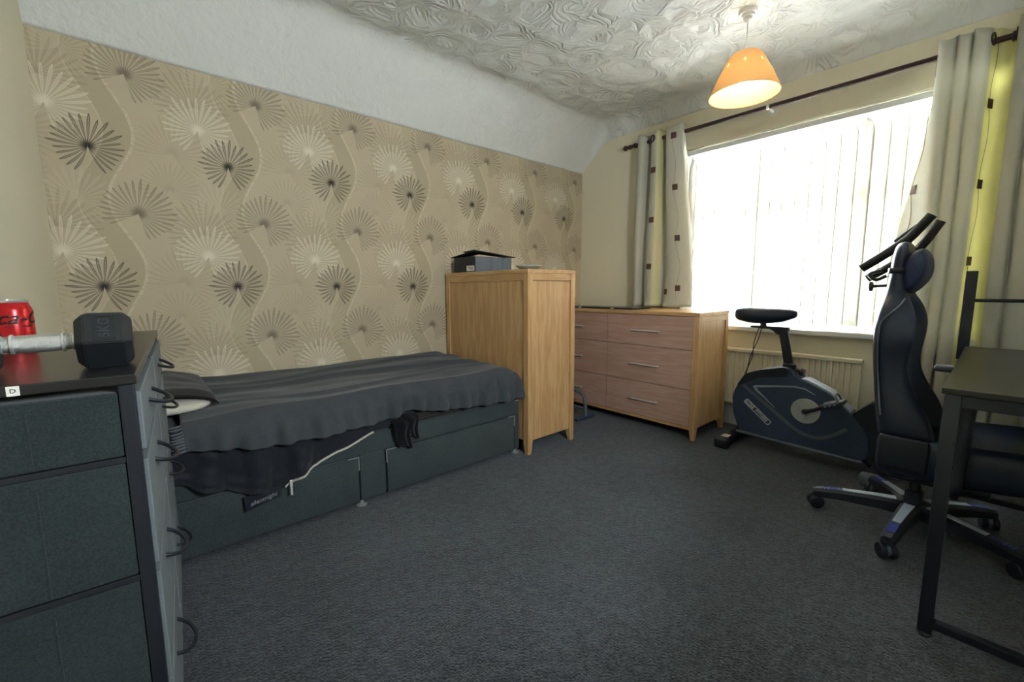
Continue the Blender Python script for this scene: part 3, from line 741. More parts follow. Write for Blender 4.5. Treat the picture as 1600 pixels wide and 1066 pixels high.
loft(bm, [[p + Vector((0, -0.002, 0.0045)), p + Vector((0, 0.002, 0.0045)), p + Vector((0, 0.002, -0.0045)), p + Vector((0, -0.002, -0.0045))] for p in zp]); zp_ = obj('zip', bm, M_PILLOWW, st)
bm = new(); box(bm, 0.424, 0.436, 1.912, 1.918, 0.222, 0.250, 0.002); box(bm, 0.4255, 0.4345, 1.913, 1.917, 0.182, 0.224, 0.002); obj('zip_puller', bm, M_STEEL, zp_)
bm = new()
loft(bm, [[Vector((0.258, 1.925, 0.226)), Vector((0.398, 1.925, 0.236)), Vector((0.398, 1.928, 0.236)), Vector((0.258, 1.928, 0.226))],
          [Vector((0.262, 1.921, 0.165)), Vector((0.388, 1.921, 0.190)), Vector((0.388, 1.924, 0.190)), Vector((0.262, 1.924, 0.165))]])
tg = obj('brand_tag', bm, M_BLACKPL, st, label='black tag with pale script lettering')
Mt = Matrix.Translation((0.325, 1.9195, 0.199)) @ Matrix.Rotation(math.radians(-9), 4, 'Y') @ Matrix.Rotation(PI/2, 4, 'X')
lettering('tag_lettering', 'silentnight', 0.024, plain('grey_thread', '8e9296', 0.8), tg, Mt, 0.0004, 0.3)

# charcoal throw
def hem(x):
    pts = [(0.05, 0.475), (0.15, 0.462), (0.35, 0.425), (0.60, 0.418), (0.88, 0.422), (1.00, 0.442), (1.15, 0.408), (1.30, 0.392), (1.50, 0.378), (1.68, 0.370), (1.80, 0.372)]
    for (a, za), (b, zb) in zip(pts, pts[1:]):
        if x <= b: return za + (zb-za)*smst(a, b, x)
    return pts[-1][1]
def topz(x, y):
    z = 0.568 + 0.018*wob(x, y, 0, 2.2) + 0.010*wob(x*1.0, y*3.5, 5, 3)
    z += 0.016*math.exp(-((x-1.35)/0.35)**2-((y-2.55)/0.3)**2)
    z += 0.020*math.exp(-((y-2.74)/0.05)**2)*(0.6+0.4*math.sin(x*4))
    # long soft creases
    z += 0.017*math.exp(-((y-2.33-0.08*math.sin(x*2.3))/0.028)**2) + 0.015*math.exp(-((y-2.55+0.06*math.sin(x*3.1+1))/0.03)**2) + 0.011*math.exp(-((y-2.14-0.05*math.sin(x*4+2))/0.022)**2)
    z += 0.022*smst(0.35, 0.05, x)*smst(2.3, 2.6, y)
    z -= 0.060*smst(1.60, 1.80, x)**2
    return z
def throw(u, v):
    xl = 0.085 + 0.10*smst(0.35, 0.1, v) + 0.01*wob(0, v*6, 2, 1)
    x = xl + u*(1.780-xl)
    T = 0.66
    ye = 1.985
    if v < T:
        t = v/T; y = 2.785 - t*(2.785-ye); z = topz(x, y)
    else:
        t = (v-T)/(1-T); z0 = topz(x, ye); zh = hem(x)
        z = z0 + (zh-z0)*t**1.25
        y = ye - 0.052*math.sin(min(1, t*1.6)*PI/2)
        f_ = math.sin((x*1.0 + 0.25*(z0-z))*2*PI/0.15 + 2.6*wob(x, 0, 9, 3)) + 0.6*math.sin(x*2*PI/0.071 + 2)
        y -= 0.013*f_*smst(0.15, 0.9, t) + 0.012*t + 0.007*wob(x, z, 4, 16)
        y = y if t < 0.3 else min(y, 1.946)
        y -= 0.045*t*smst(1.05, 0.55, x)
    return Vector((x, y, z))
tw = thing('throw_blanket', (0.95, 2.35, 0.56), 'charcoal grey throw blanket spread over the bed with a fringed end', 'blanket')
bm = new(); grid(bm, throw, 190, 110); o = obj('cloth', bm, M_THROW, tw, smooth='all', fix=False); solid(o, 0.006)
for k in range(9):
    v = 0.70 + 0.30*k/8.5
    a = throw(0.0, min(1, v)); bm = new(); d = Vector((-0.03-0.008*random.random(), -0.003, -0.006*random.random()))
    tube(bm, [a + Vector((0.004, 0, 0)), a + d*0.5 + Vector((0, -0.002, -0.002)), a + d], [0.005, 0.005, 0.0025], 6); obj('fringe_tassel', bm, M_FRINGE, tw, smooth=True)

# pillow in a black case with its open end showing the white pillow
pw_ = thing('pillow', (0.03, 2.38, 0.56), 'black cased pillow at the head of the bed with a white edge showing', 'pillow')
def pil(x0, x1, y0, y1, z0, h, e=0.5):
    def f(u, v):
        a, b = u*2*PI, (v-0.5)*PI
        sg = lambda q, p: math.copysign(abs(q)**p, q)
        return Vector(((x0+x1)/2 + (x1-x0)/2*sg(math.cos(a), e)*math.cos(b)**0.6, (y0+y1)/2 + (y1-y0)/2*sg(math.sin(a), e)*math.cos(b)**0.6, z0 + h/2 + h/2*sg(math.sin(b), 0.9)))
    return f
bm = new(); grid(bm, pil(-0.19, 0.215, 2.035, 2.70, 0.558, 0.066), 40, 14); bmesh.ops.remove_doubles(bm, verts=bm.verts, dist=1e-4)
obj('cushion', bm, M_PILLOWW, pw_, smooth='all')
def case(u, v):
    x = -0.20 + u*0.42; y = 2.10 + v*0.62
    e = min(1, 1.6*(1-abs(2*u-1)))**0.5 * min(1, 0.75+1.3*(1-abs(2*v-1)))**0.5
    z = 0.596 + 0.058*e + 0.008*wob(x, y, 0, 9) - 0.008*smst(0.12, 0.0, v)
    y -= 0.012*smst(0.1, 0, v)
    return Vector((x, y, z))
bm = new(); grid(bm, case, 40, 40); o = obj('pillowcase', bm, M_CASE, pw_, smooth='all', fix=False); solid(o, 0.006)

# black garment hanging out from under the throw
bg = thing('black_garment', (0.97, 1.93, 0.26), 'crumpled black garment hanging down from under the throw', 'garment')
def cl(xa, xb, za, zb, sk, y0):
    def f(u, v):
        z = za + (zb-za)*v + 0.012*math.sin(u*5)*v; w_ = 1 - 0.35*v
        x = (xa+xb)/2 + sk*v + (u-0.5)*(xb-xa)*w_ + 0.006*math.sin(v*7)
        return Vector((x, y0 + 0.055*(1-smst(0, 0.30, v)) - 0.016*math.sin(u*PI)*smst(0, 0.4, v) - 0.007*math.sin(u*4*PI+v*3)*smst(0.1, 0.6, v), z))
    return f
bm = new(); grid(bm, cl(0.885, 0.99, 0.430, 0.258, 0.030, 1.925), 24, 24); o = obj('sleeve', bm, M_BLACKFAB, bg, smooth='all', fix=False); solid(o, 0.008)
bm = new(); grid(bm, cl(0.950, 1.045, 0.432, 0.295, 0.018, 1.936), 24, 20); o = obj('hem_piece', bm, M_BLACKFAB, bg, smooth='all', fix=False); solid(o, 0.008)

# ================================================================ FABRIC DRAWER DRESSER (front left)
DZ = 0.917
dr_ = thing('fabric_dresser', (-0.014, 0.915, 0), 'black framed dresser with grey fabric drawers beside the bed', 'dresser', rz=math.radians(-3.3))
DD, DLN = 0.232, 0.985                             # depth (x), length (y) in its own frame: corner at the origin, x to the left negative
bm = new(); box(bm, -DD-0.002, 0.004, -0.006, DLN, DZ-0.016, DZ, 0.002); obj('top_board', bm, M_BLACKTOP, dr_, local=True)
pz = 0.020
for a in (-DD, -pz):
    for b in (0.0, DLN/2-pz/2, DLN-pz):
        bm = new(); box(bm, a, a+pz, b, b+pz, 0.0, DZ-0.016, 0.002); obj('frame_post', bm, M_BLACKMET, dr_, local=True)
rows = [(0.115, 0.335), (0.350, 0.562), (0.577, 0.770), (0.785, 0.888)]
for z0, z1 in rows:
    bm = new()
    for b in (0.002, DLN-pz+0.002): box(bm, -DD+pz, -pz, b, b+pz-0.004, z0-0.014, z0-0.004, 0.001)
    for a in (-DD+0.002, -pz+0.002): box(bm, a, a+pz-0.004, pz, DLN-pz, z0-0.014, z0-0.004, 0.001)
    obj('shelf_rail', bm, M_BLACKMET, dr_, local=True)
    for b0, b1 in ((0.004, DLN/2-pz/2-0.004), (DLN/2+pz/2+0.004, DLN-0.006)):
        bm = new(); box(bm, -DD+pz+0.001, -pz-0.001, b0+(0.0 if b0 < 0.1 else 0.002), b1, z0-0.003, z1, 0.003)
        d_ = obj('drawer', bm, M_DRAWFAB, dr_, local=True)
        bm = new(); box(bm, -pz-0.001, 0.006, b0+pz*0.9 if b0 < 0.1 else b0, b1 if b1 < 0.6 else b1-pz, z0-0.002, z1-0.004, 0.002); obj('drawer_front', bm, M_GREYPANEL, d_, local=True)
        if b0 < 0.1:
            bm = new(); box(bm, -DD*0.53-0.0012, -DD*0.53+0.0012, b0-0.0012, b0+0.002, z0, z1-0.002); obj('seam', bm, M_DRAWFAB, d_, local=True)
            bm = new(); box(bm, -DD+pz+0.002, -pz-0.002, b0-0.0016, b0+0.004, z1-0.016, z1-0.001, 0.001); obj('top_hem', bm, M_DRAWFAB, d_, local=True)
        yc = (b0+b1)/2; zm = z1-0.055 if z1 < 0.8 else z1-0.05
        bm = new(); R_ = 0.036
        tube(bm, [(0.004 + R_*1.0*math.sin(t), yc + R_*1.7*math.cos(t), zm - 0.018*math.sin(t)) for t in [PI*k/14 for k in range(15)]], 0.0042, 8)
        obj('bow_handle', bm, M_BLACKMET, d_, smooth=True, local=True)
sk = thing('letter_sticker', (-0.1428, 0.9163, DZ-0.008), 'small white square sticker with a letter on the dresser top edge', 'sticker', rz=math.radians(-3.3))
bm = new(); box(bm, -0.0065, 0.0065, -0.001, 0.0, -0.007, 0.007); s2 = obj('paper', bm, M_LABEL, sk, local=True)
lettering('letter', 'D', 0.009, M_INK, s2, Matrix.Translation((0, -0.0012, 0)) @ Matrix.Rotation(PI/2, 4, 'X'), 0.0003, local=True)

# ---------------------------------------------------------------- red drinks can on the dresser
CXX, CYY = -0.213, 1.465
cn = thing('drinks_can', (CXX, CYY, DZ), 'red drinks can with black script lettering on the dresser top', 'can')
bm = new(); lathe(bm, [(0.022, 0.003), (0.0255, 0.0005), (0.0275, 0.004), (0.0325, 0.013), (0.033, 0.018), (0.033, 0.092), (0.031, 0.098), (0.0268, 0.109)], (CXX, CYY, DZ), 40); obj('body', bm, M_RED, cn, smooth=True)
bm = new(); lathe(bm, [(0.0268, 0.109), (0.0275, 0.1105), (0.0275, 0.1145), (0.0262, 0.115), (0.0255, 0.110), (0.004, 0.1095)], (CXX, CYY, DZ), 40); obj('lid', bm, M_CHROME, cn, smooth=True)
bm = new(); lathe(bm, [(0.022, 0.0), (0.0262, 0.0), (0.0278, 0.004), (0.0295, 0.0075), (0.0292, 0.0075), (0.022, 0.0035)], (CXX, CYY, DZ), 40); obj('base_rim', bm, M_CHROME, cn, smooth=True)
bm = new(); box(bm, CXX-0.006, CXX+0.010, CYY-0.005, CYY+0.005, DZ+0.1105, DZ+0.1125, 0.0008); obj('ring_pull', bm, M_CHROME, cn)
def canbend(off):
    def f(co):
        a = -PI/2 + 0.42 + co.x/0.033; r = 0.0331 + co.z
        return Vector((CXX + r*math.cos(a), CYY + r*math.sin(a), DZ + 0.074 + off + co.y + 0.0))
    return f
lettering('script_lettering', 'Coca-Cola', 0.040, M_INK, cn, None, 0.0004, 0.45, 0.0006, bend=canbend(0))
lettering('small_lettering', 'ZERO SUGAR', 0.0075, M_INK, cn, None, 0.0004, 0.0, 0.0, bend=canbend(-0.018))

# ---------------------------------------------------------------- dumbbell on the dresser
HEXR = 0.0545
db = thing('dumbbell', (-0.128, 1.052, DZ), 'black rubber hexagonal dumbbell with a steel grip on the dresser top', 'dumbbell', rz=math.radians(-1))
HZ = HEXR*math.cos(PI/6)
def hexhead(bm, xa, xb, chm=0.012):
    def ring(x, r): return [Vector((x, r*math.cos(PI/3*k), HZ + r*math.sin(PI/3*k))) for k in range(6)]
    loft(bm, [ring(xa, HEXR-chm*1.1), ring(xa+chm, HEXR), ring(xb-chm, HEXR), ring(xb, HEXR-chm*1.1)])
    bmesh.ops.bevel(bm, geom=bm.edges[:], offset=0.0015, segments=2, affect='EDGES')
for a, b in ((0.045, 0.118), (-0.118, -0.045)):
    bm = new(); hexhead(bm, a, b); hd = obj('head', bm, M_RUBBER, db, local=True)
    if a > 0:
        nrm = Vector((0, -math.cos(PI/6), math.sin(PI/6))); ct = Vector(((a+b)/2+0.002, 0, HZ)) + nrm*(HEXR*math.cos(PI/6))
        # text reads along the height of the facet
        ux = Vector((0, math.sin(PI/6), math.cos(PI/6))); uy = Vector((-1, 0, 0))
        Mf = Matrix((ux.to_4d(), uy.to_4d(), nrm.to_4d(), (0, 0, 0, 1))).transposed(); Mf[3] = (0, 0, 0, 1)
        for r_ in range(3): Mf[r_][3] = ct[r_] + nrm[r_]*0.0006
        lettering('weight_lettering', '5KG', 0.020, plain('raised_rubber', '2c3338', 0.5), hd, Mf, 0.0008, 0, 0.0003, local=True)
        bm = new()
        for (p0, p1, q0, q1) in ((-0.022, 0.022, 0.0125, 0.0138), (-0.022, 0.022, -0.0138, -0.0125), (-0.0225, -0.0212, -0.0138, 0.0138), (0.0212, 0.0225, -0.0138, 0.0138)):
            box(bm, p0, p1, q0, q1, -0.0002, 0.0008, M=Mf)
        obj('raised_border', bm, M_RUBBER, hd, local=True)
bm = new(); lathe(bm, [(0.0125, -0.047), (0.0125, -0.040), (0.0138, -0.032), (0.0150, -0.012), (0.0150, 0.012), (0.0138, 0.032), (0.0125, 0.040), (0.0125, 0.047)], seg=28, M=Matrix.Translation((0, 0, HZ)) @ Matrix.Rotation(PI/2, 4, 'Y'))
obj('grip', bm, M_KNURL, db, smooth=True, local=True)
for xq in (-0.042, 0.042, -0.029, 0.029):
    bm = new(); lathe(bm, [(0.0136, -0.003), (0.0150 if abs(xq) > 0.04 else 0.0166, -0.0015), (0.0150 if abs(xq) > 0.04 else 0.0166, 0.0015), (0.0136, 0.003)], seg=28, M=Matrix.Translation((xq, 0, HZ)) @ Matrix.Rotation(PI/2, 4, 'Y'))
    obj('collar', bm, M_CHROME, db, smooth=True, local=True)

# ================================================================ EXERCISE BIKE (below the window)
KX = 3.03
bk = thing('exercise_bike', (KX, 0.75, 0), 'dark upright exercise bike standing below the window', 'exercise bike')
def side(bm, poly, x0, x1, bev=0.0, seg=3):
    prism(bm, poly, lambda p: Vector((x0, p[0], p[1])), lambda p: Vector((x1, p[0], p[1])))
    if bev: bmesh.ops.bevel(bm, geom=bm.edges[:], offset=bev, segments=seg, affect='EDGES')
    return bm
def round_poly(P, r=0.02, n=3):
    out = []; m = len(P)
    for i in range(m):
        p0, p, p1 = Vector(P[i-1]), Vector(P[i]), Vector(P[(i+1) % m])
        a = p + (p0-p).normalized()*min(r, (p0-p).length*0.45); b = p + (p1-p).normalized()*min(r, (p1-p).length*0.45)
        for k in range(n+1):
            t = k/n; out.append(tuple((1-t)**2*a + 2*t*(1-t)*p + t*t*b))
    return out
shell = round_poly([(1.075, 0.10), (1.112, 0.22), (1.122, 0.330), (1.105, 0.390), (1.05, 0.487), (0.965, 0.522), (0.84, 0.556), (0.795, 0.553), (0.765, 0.495), (0.715, 0.492), (0.588, 0.432), (0.487, 0.335), (0.41, 0.25), (0.392, 0.12), (0.42, 0.085), (0.75, 0.09)], 0.025)
bm = new(); side(bm, shell, KX-0.068, KX+0.068, 0.008, 2); obj('body_shell', bm, M_VEILPL, bk, smooth=True)
bm = new(); side(bm, round_poly([(1.10, 0.405), (1.05, 0.492), (0.965, 0.528), (0.84, 0.562), (0.80, 0.558), (0.80, 0.505), (0.96, 0.48), (1.03, 0.44)], 0.012), KX-0.074, KX+0.074, 0.006, 2); obj('rear_cover', bm, M_BLACKPL, bk, smooth=True)
bm = new(); side(bm, round_poly([(0.495, 0.33), (0.40, 0.425), (0.345, 0.425), (0.330, 0.13), (0.40, 0.09), (0.46, 0.14)], 0.02), KX-0.055, KX+0.055, 0.008, 2); obj('mast_housing', bm, M_BLACKPL, bk, smooth=True)
bm = new(); side(bm, [(0.745, 0.502), (0.715, 0.505), (0.590, 0.446), (0.500, 0.358), (0.493, 0.340), (0.588, 0.428), (0.715, 0.490)], KX-0.050, KX+0.050, 0.002, 1); obj('top_strip', bm, M_SILVERPL, bk, smooth=True)
def ribbon(pts, w, x, th=0.003):
    bm = new(); P = [Vector((x, a, b)) for a, b in pts]; rings = []
    for i, p in enumerate(P):
        t = (P[min(i+1, len(P)-1)]-P[max(i-1, 0)]).normalized(); n_ = Vector((0, -t.z, t.y)); ww = w[i] if isinstance(w, list) else w
        rings.append([p+n_*ww/2, p-n_*ww/2, p-n_*ww/2+Vector((th, 0, 0)), p+n_*ww/2+Vector((th, 0, 0))])
    return loft(bm, rings)
sx = KX-0.0695
obj('accent_stripe', ribbon([(0.660, 0.420), (0.715, 0.447), (0.77, 0.452), (0.88, 0.436), (0.985, 0.418)], [0.004, 0.008, 0.010, 0.011, 0.014], sx), M_SILVERPL, bk)
obj('accent_stripe', ribbon([(0.995, 0.420), (0.975, 0.392), (0.93, 0.356), (0.868, 0.300)], [0.016, 0.014, 0.008, 0.003], sx), M_SILVERPL, bk)
obj('swoosh_stripe', ribbon([tuple(q[:2]) for q in smoothpath([(1.06, 0.415, 0), (0.95, 0.335, 0), (0.82, 0.240, 0), (0.74, 0.185, 0), (0.68, 0.166, 0), (0.62, 0.168, 0), (0.56, 0.20, 0), (0.50, 0.25, 0)], 5)], 0.020, sx), M_GREYPL, bk)
bm = new(); tube(bm, [(KX-0.066, 1.085, 0.098), (KX-0.066, 0.75, 0.086), (KX-0.066, 0.42, 0.078)], 0.010, 8); tube(bm, [(KX+0.066, 1.085, 0.098), (KX+0.066, 0.75, 0.086), (KX+0.066, 0.42, 0.078)], 0.010, 8); obj('base_rail', bm, M_GREYPL, bk, smooth=True)
Md = along((KX-0.066, 0.703, 0.314), (KX-1, 0.703, 0.314))
bm = new(); lathe(bm, [(0.074, 0), (0.076, 0.004), (0.074, 0.008), (0.066, 0.009), (0.02, 0.008), (0.003, 0.008)], seg=40, M=Md); dk = obj('crank_disc', bm, plain('pale_grey_plastic', 'aab0ac', 0.4), bk, smooth=True)
for k in range(3):
    a = math.radians(25+120*k); bm = new()
    pts = [(0.703 + r*math.cos(a + (r-0.02)*5), 0.314 + r*math.sin(a + (r-0.02)*5)) for r in (0.020, 0.035, 0.05, 0.066)]
    obj('disc_spoke', ribbon(pts, 0.006, KX-0.0765, 0.002), M_SILVERPL, dk)
bm = new(); tube(bm, [(KX-0.088, 0.703, 0.314), (KX-0.092, 0.66, 0.333), (KX-0.096, 0.592, 0.372)], [0.011, 0.010, 0.010], 10); cyl(bm, (KX-0.07, 0.703, 0.314), (KX-0.098, 0.703, 0.314), 0.014, 16); obj('crank_arm', bm, M_BLACKPL, bk, smooth=True)
bm = new(); pc = Matrix.Translation((KX-0.145, 0.553, 0.402)) @ Matrix.Rotation(math.radians(-24), 4, 'X')
box(bm, -0.045, 0.045, -0.055, 0.055, -0.011, 0.011, 0.006, M=pc); pdl = obj('pedal', bm, M_BLACKPL, bk, smooth=True)
bm = new(); box(bm, -0.046, -0.036, -0.035, 0.058, 0.0, 0.014, 0.003, M=pc); box(bm, 0.036, 0.046, -0.035, 0.058, 0.0, 0.014, 0.003, M=pc)
tube(bm, [pc @ Vector((0.046*math.cos(t), 0.0-0.030, 0.010+0.040*math.sin(t))) for t in [PI*k/10 for k in range(11)]], 0.006, 6); obj('pedal_strap', bm, M_GREYPL, pdl, smooth=True)
bm = new(); cyl(bm, (KX-0.096, 0.592, 0.374), (KX-0.15, 0.592-0.035, 0.40), 0.006, 8)
for q in (0.012, -0.012, 0.034): cyl(bm, pc @ Vector((-0.0455, q, 0)), pc @ Vector((-0.047, q, 0)), 0.006, 10)
obj('pedal_axle', bm, M_CHROME, pdl, smooth=True)
bm = new(); tube(bm, [(KX+0.092, 0.703, 0.314), (KX+0.096, 0.80, 0.262)], 0.010, 8); box(bm, KX+0.10, KX+0.19, 0.76, 0.87, 0.245, 0.268, 0.006); obj('far_pedal', bm, M_BLACKPL, bk, smooth=True)
# logo plate on the side of the shell
la = Vector((KX-0.0695, 1.040, 0.318)); lb_ = Vector((KX-0.0695, 0.888, 0.190)); ux = (lb_-la).normalized(); nx = Vector((-1, 0, 0)); uy = nx.cross(ux)
Mp = Matrix((ux.to_4d(), uy.to_4d(), nx.to_4d(), (0, 0, 0, 1))).transposed(); Mp[3] = (0, 0, 0, 1)
mid = (la+lb_)/2
for r_ in range(3): Mp[r_][3] = mid[r_]
Lh = (lb_-la).length/2; hh = 0.0175
bm = new(); prism(bm, round_poly([(-Lh, -hh), (Lh, -hh), (Lh, hh), (-Lh, hh)], 0.010), lambda p: Mp @ Vector((p[0], p[1], 0)), lambda p: Mp @ Vector((p[0], p[1], 0.0015)))
pl_ = obj('logo_plate', bm, plain('logo_white', 'c9cdd0', 0.5), bk)
bm = new(); prism(bm, round_poly([(-0.030, -hh+0.005), (Lh-0.005, -hh+0.005), (Lh-0.005, hh-0.005), (-0.030, hh-0.005)], 0.006), lambda p: Mp @ Vector((p[0], p[1], 0.001)), lambda p: Mp @ Vector((p[0], p[1], 0.0022)))
obj('logo_field', bm, M_VEILPL, pl_)
lettering('logo_lettering', 'PRO', 0.027, plain('logo_grey', '4a5058', 0.5), pl_, Mp @ Matrix.Translation((-0.064, 0, 0.0018)), 0.0006, 0, 0.0004)
lettering('logo_lettering', 'FITNESS', 0.026, plain('logo_pale', 'd4d8da', 0.5), pl_, Mp @ Matrix.Translation((0.032, 0, 0.0024)), 0.0006, 0, 0.0005)
# saddle
bm = new()
rings = []
for y, hw, zt, zb in ((1.145, 0.050, 0.905, 0.862), (1.13, 0.098, 0.928, 0.838), (1.07, 0.120, 0.934, 0.824), (1.00, 0.112, 0.930, 0.818), (0.93, 0.076, 0.926, 0.824), (0.87, 0.048, 0.922, 0.838), (0.82, 0.034, 0.914, 0.858), (0.798, 0.016, 0.904, 0.872)):
    zm = (zt+zb)/2; hz = (zt-zb)/2
    rings.append([Vector((KX + hw*math.copysign(abs(math.cos(a))**0.7, math.cos(a)), y, zm + hz*math.copysign(abs(math.sin(a))**0.7, math.sin(a)))) for a in [2*PI*k/20 for k in range(20)]])
loft(bm, rings); o = obj('saddle', bm, M_LEATHER, bk, smooth='all'); subsurf(o, 1)
bm = new(); tube(bm, smoothpath([(KX, 0.822, 0.545), (KX, 0.848, 0.68), (KX, 0.872, 0.785)], 4), 0.026, 14); obj('seat_post', bm, M_BLACKPL, bk, smooth=True)
bm = new(); side(bm, round_poly([(1.055, 0.806), (1.055, 0.794), (0.93, 0.790), (0.895, 0.755), (0.848, 0.770), (0.835, 0.806)], 0.008), KX-0.022, KX+0.022, 0.004, 2)
lathe(bm, [(0.030, 0.0), (0.030, 0.012), (0.018, 0.02), (0.018, 0.06)], (KX, 0.985, 0.79), 16); obj('saddle_clamp', bm, M_BLACKPL, bk, smooth=True)
bm = new(); lathe(bm, [(0.036, 0.0), (0.038, 0.01), (0.036, 0.03), (0.030, 0.034)], (KX, 0.822, 0.548), 20); cyl(bm, (KX, 0.79, 0.548), (KX, 0.755, 0.535), 0.012, 12); cyl(bm, (KX, 0.762, 0.538), (KX, 0.742, 0.53), 0.022, 14); obj('post_collar', bm, M_BLACKPL, bk, smooth=True)
for dx in (-0.03, 0.025):
    bm = new(); tube(bm, smoothpath([(KX+dx, 1.0, 0.795), (KX+dx-0.01, 1.02, 0.70), (KX+dx, 1.045+dx*0.5, 0.60), (KX+dx*0.5, 1.075, 0.47)], 6), 0.0028, 6); obj('cable', bm, M_BLACKPL, bk, smooth=True)
bm = new(); tube(bm, smoothpath([(KX+0.03, 1.10, 0.37), (KX+0.03, 1.125, 0.25), (KX+0.02, 1.11, 0.16), (KX+0.02, 1.10, 0.09)], 5), 0.0035, 6); obj('power_lead', bm, M_BLACKPL, bk, smooth=True)
for y, nm in ((1.125, 'rear_stabiliser'), (0.362, 'front_stabiliser')):
    bm = new(); rod(bm, (KX-0.17, y, 0.036), (KX+0.20, y, 0.036), 0.030, 20); fs = obj(nm, bm, M_BLACKPL, bk, smooth=True)
    for xa, xb in ((KX-0.225, KX-0.165), (KX+0.19, KX+0.25)):
        bm = new(); box(bm, xa, xb, y-0.045, y+0.045, 0.0, 0.072, 0.02, 3); obj('end_cap', bm, M_BLACKPL if y > 1 else M_GREYPL, fs, smooth=True)
    if y > 1:
        bm = new(); box(bm, KX-0.16, KX-0.10, y-0.022, y+0.022, 0.066, 0.068); obj('warning_label', bm, M_LABEL, fs)
for q in ([(KX, 1.09, 0.08), (KX, 1.13, 0.045)], [(KX, 0.42, 0.10), (KX, 0.362, 0.045)]):
    bm = new(); tube(bm, q, 0.03, 10); obj('frame_strut', bm, M_BLACKPL, bk, smooth=True)
# mast, handlebars, console
bm = new(); tube(bm, [(KX, 0.375, 0.40), (KX, 0.355, 0.80), (KX, 0.345, 1.20)], 0.024, 14); obj('mast', bm, M_BLACKPL, bk, smooth=True)
for sgn, pts in ((-1, [(0.487, 1.148), (0.41, 1.205), (0.335, 1.268), (0.300, 1.305), (0.240, 1.392)]), (1, [(0.507, 1.100), (0.42, 1.160), (0.339, 1.224), (0.295, 1.265), (0.229, 1.392)])):
    xx = KX + sgn*0.15
    bm = new(); tube(bm, smoothpath([(xx, a, b) for a, b in pts], 4), 0.0215, 12); o = obj('handlebar', bm, M_RUBBER, bk, smooth=True)
bm = new(); tube(bm, smoothpath([(KX-0.15, 0.36, 1.247), (KX-0.08, 0.345, 1.215), (KX, 0.345, 1.20), (KX+0.08, 0.342, 1.205), (KX+0.15, 0.345, 1.22)], 4), 0.013, 10); obj('cross_handle', bm, M_BLACKPL, bk, smooth=True)
bm = new(); box(bm, KX-0.09, KX+0.09, -0.012, 0.012, -0.06, 0.06, 0.008, M=Matrix.Translation((0, 0.330, 1.318)) @ Matrix.Rotation(math.radians(47), 4, 'X')); cs = obj('console', bm, M_BLACKPL, bk, smooth=True)
bm = new(); box(bm, KX-0.02, KX+0.02, 0.318, 0.345, 1.19, 1.31, 0.004); obj('console_stem', bm, M_BLACKPL, cs)
bm = new(); cyl(bm, (KX-0.02, 0.37, 1.06), (KX-0.02, 0.455, 1.055), 0.008, 10); lathe(bm, [(0.010, 0), (0.026, 0.004), (0.026, 0.016), (0.010, 0.020)], seg=16, M=along((KX-0.02, 0.45, 1.055), (KX-0.02, 0.6, 1.05))); obj('adjuster_knob', bm, M_BLACKPL, bk, smooth=True)
bm = new(); tube(bm, smoothpath([(KX-0.03, 0.40, 1.11), (KX-0.04, 0.44, 1.09), (KX-0.03, 0.47, 1.12), (KX-0.02, 0.42, 1.14)], 5), 0.009, 8); obj('bottle_clip', bm, M_BLACKPL, bk, smooth=True)

# ================================================================ GAMING CHAIR
GX, GY = 2.455, 0.165
gc = thing('gaming_chair', (GX, GY, 0), 'black high-backed gaming chair on a five-star castor base at the desk', 'chair')
lv = [  # z, back y, bolster front y, middle front y, half width
    (1.236, 0.285, 0.262, 0.262, 0.085), (1.225, 0.300, 0.252, 0.252, 0.125), (1.16, 0.306, 0.248, 0.252, 0.142), (1.09, 0.309, 0.248, 0.255, 0.140), (1.035, 0.315, 0.244, 0.260, 0.142),
    (1.005, 0.319, 0.226, 0.262, 0.170), (0.97, 0.323, 0.206, 0.262, 0.205), (0.915, 0.328, 0.192, 0.258, 0.235), (0.86, 0.330, 0.190, 0.255, 0.240), (0.80, 0.329, 0.198, 0.250, 0.232),
    (0.744, 0.326, 0.207, 0.248, 0.222), (0.675, 0.318, 0.196, 0.243, 0.222), (0.60, 0.308, 0.158, 0.236, 0.235), (0.54, 0.299, 0.122, 0.230, 0.245), (0.47, 0.288, 0.098, 0.225, 0.245), (0.42, 0.282, 0.095, 0.220, 0.235)]
bm = new(); rings = []
for z, yb, ybf, ym, hw in lv:
    b = 0.055 if hw > 0.15 else 0.03
    pts = [(-hw+0.03, yb), (0, yb), (hw-0.03, yb), (hw, yb-0.025), (hw, (yb+ybf)/2-0.01), (hw-0.01, ybf+0.01), (hw-b*0.6, ybf), (hw-b*1.3, (ybf+ym)/2), (hw-b*1.9, ym), (0, ym), (-hw+b*1.9, ym), (-hw+b*1.3, (ybf+ym)/2), (-hw+b*0.6, ybf), (-hw+0.01, ybf+0.01), (-hw, (yb+ybf)/2-0.01), (-hw, yb-0.025)]
    rings.append([Vector((GX+p, q, z)) for p, q in pts])
loft(bm, rings); br = obj('backrest', bm, M_LEATHER, gc, smooth='all'); subsurf(br, 2)
for sg in (-1, 1):
    bm = new(); pts = []
    for z, yb, ybf, ym, hw in lv[5:14]:
        pts.append((GX+sg*(hw+0.002), yb-0.028-0.05*smst(0.9, 1.0, z), z))
    tube(bm, smoothpath(pts, 3), 0.0035, 6); obj('piping', bm, M_GREYPL, br, smooth=True)
bm = new(); rings = [[Vector((GX + (hw+0.005)*math.cos(a)*(1 if abs(math.cos(a)) > 0.3 else 1), 0.278 + 0.036*math.copysign(abs(math.sin(a))**0.5, math.sin(a)), z)) for a in [2*PI*k/24 for k in range(24)]] for z, hw in ((1.105, 0.142), (1.128, 0.142))]
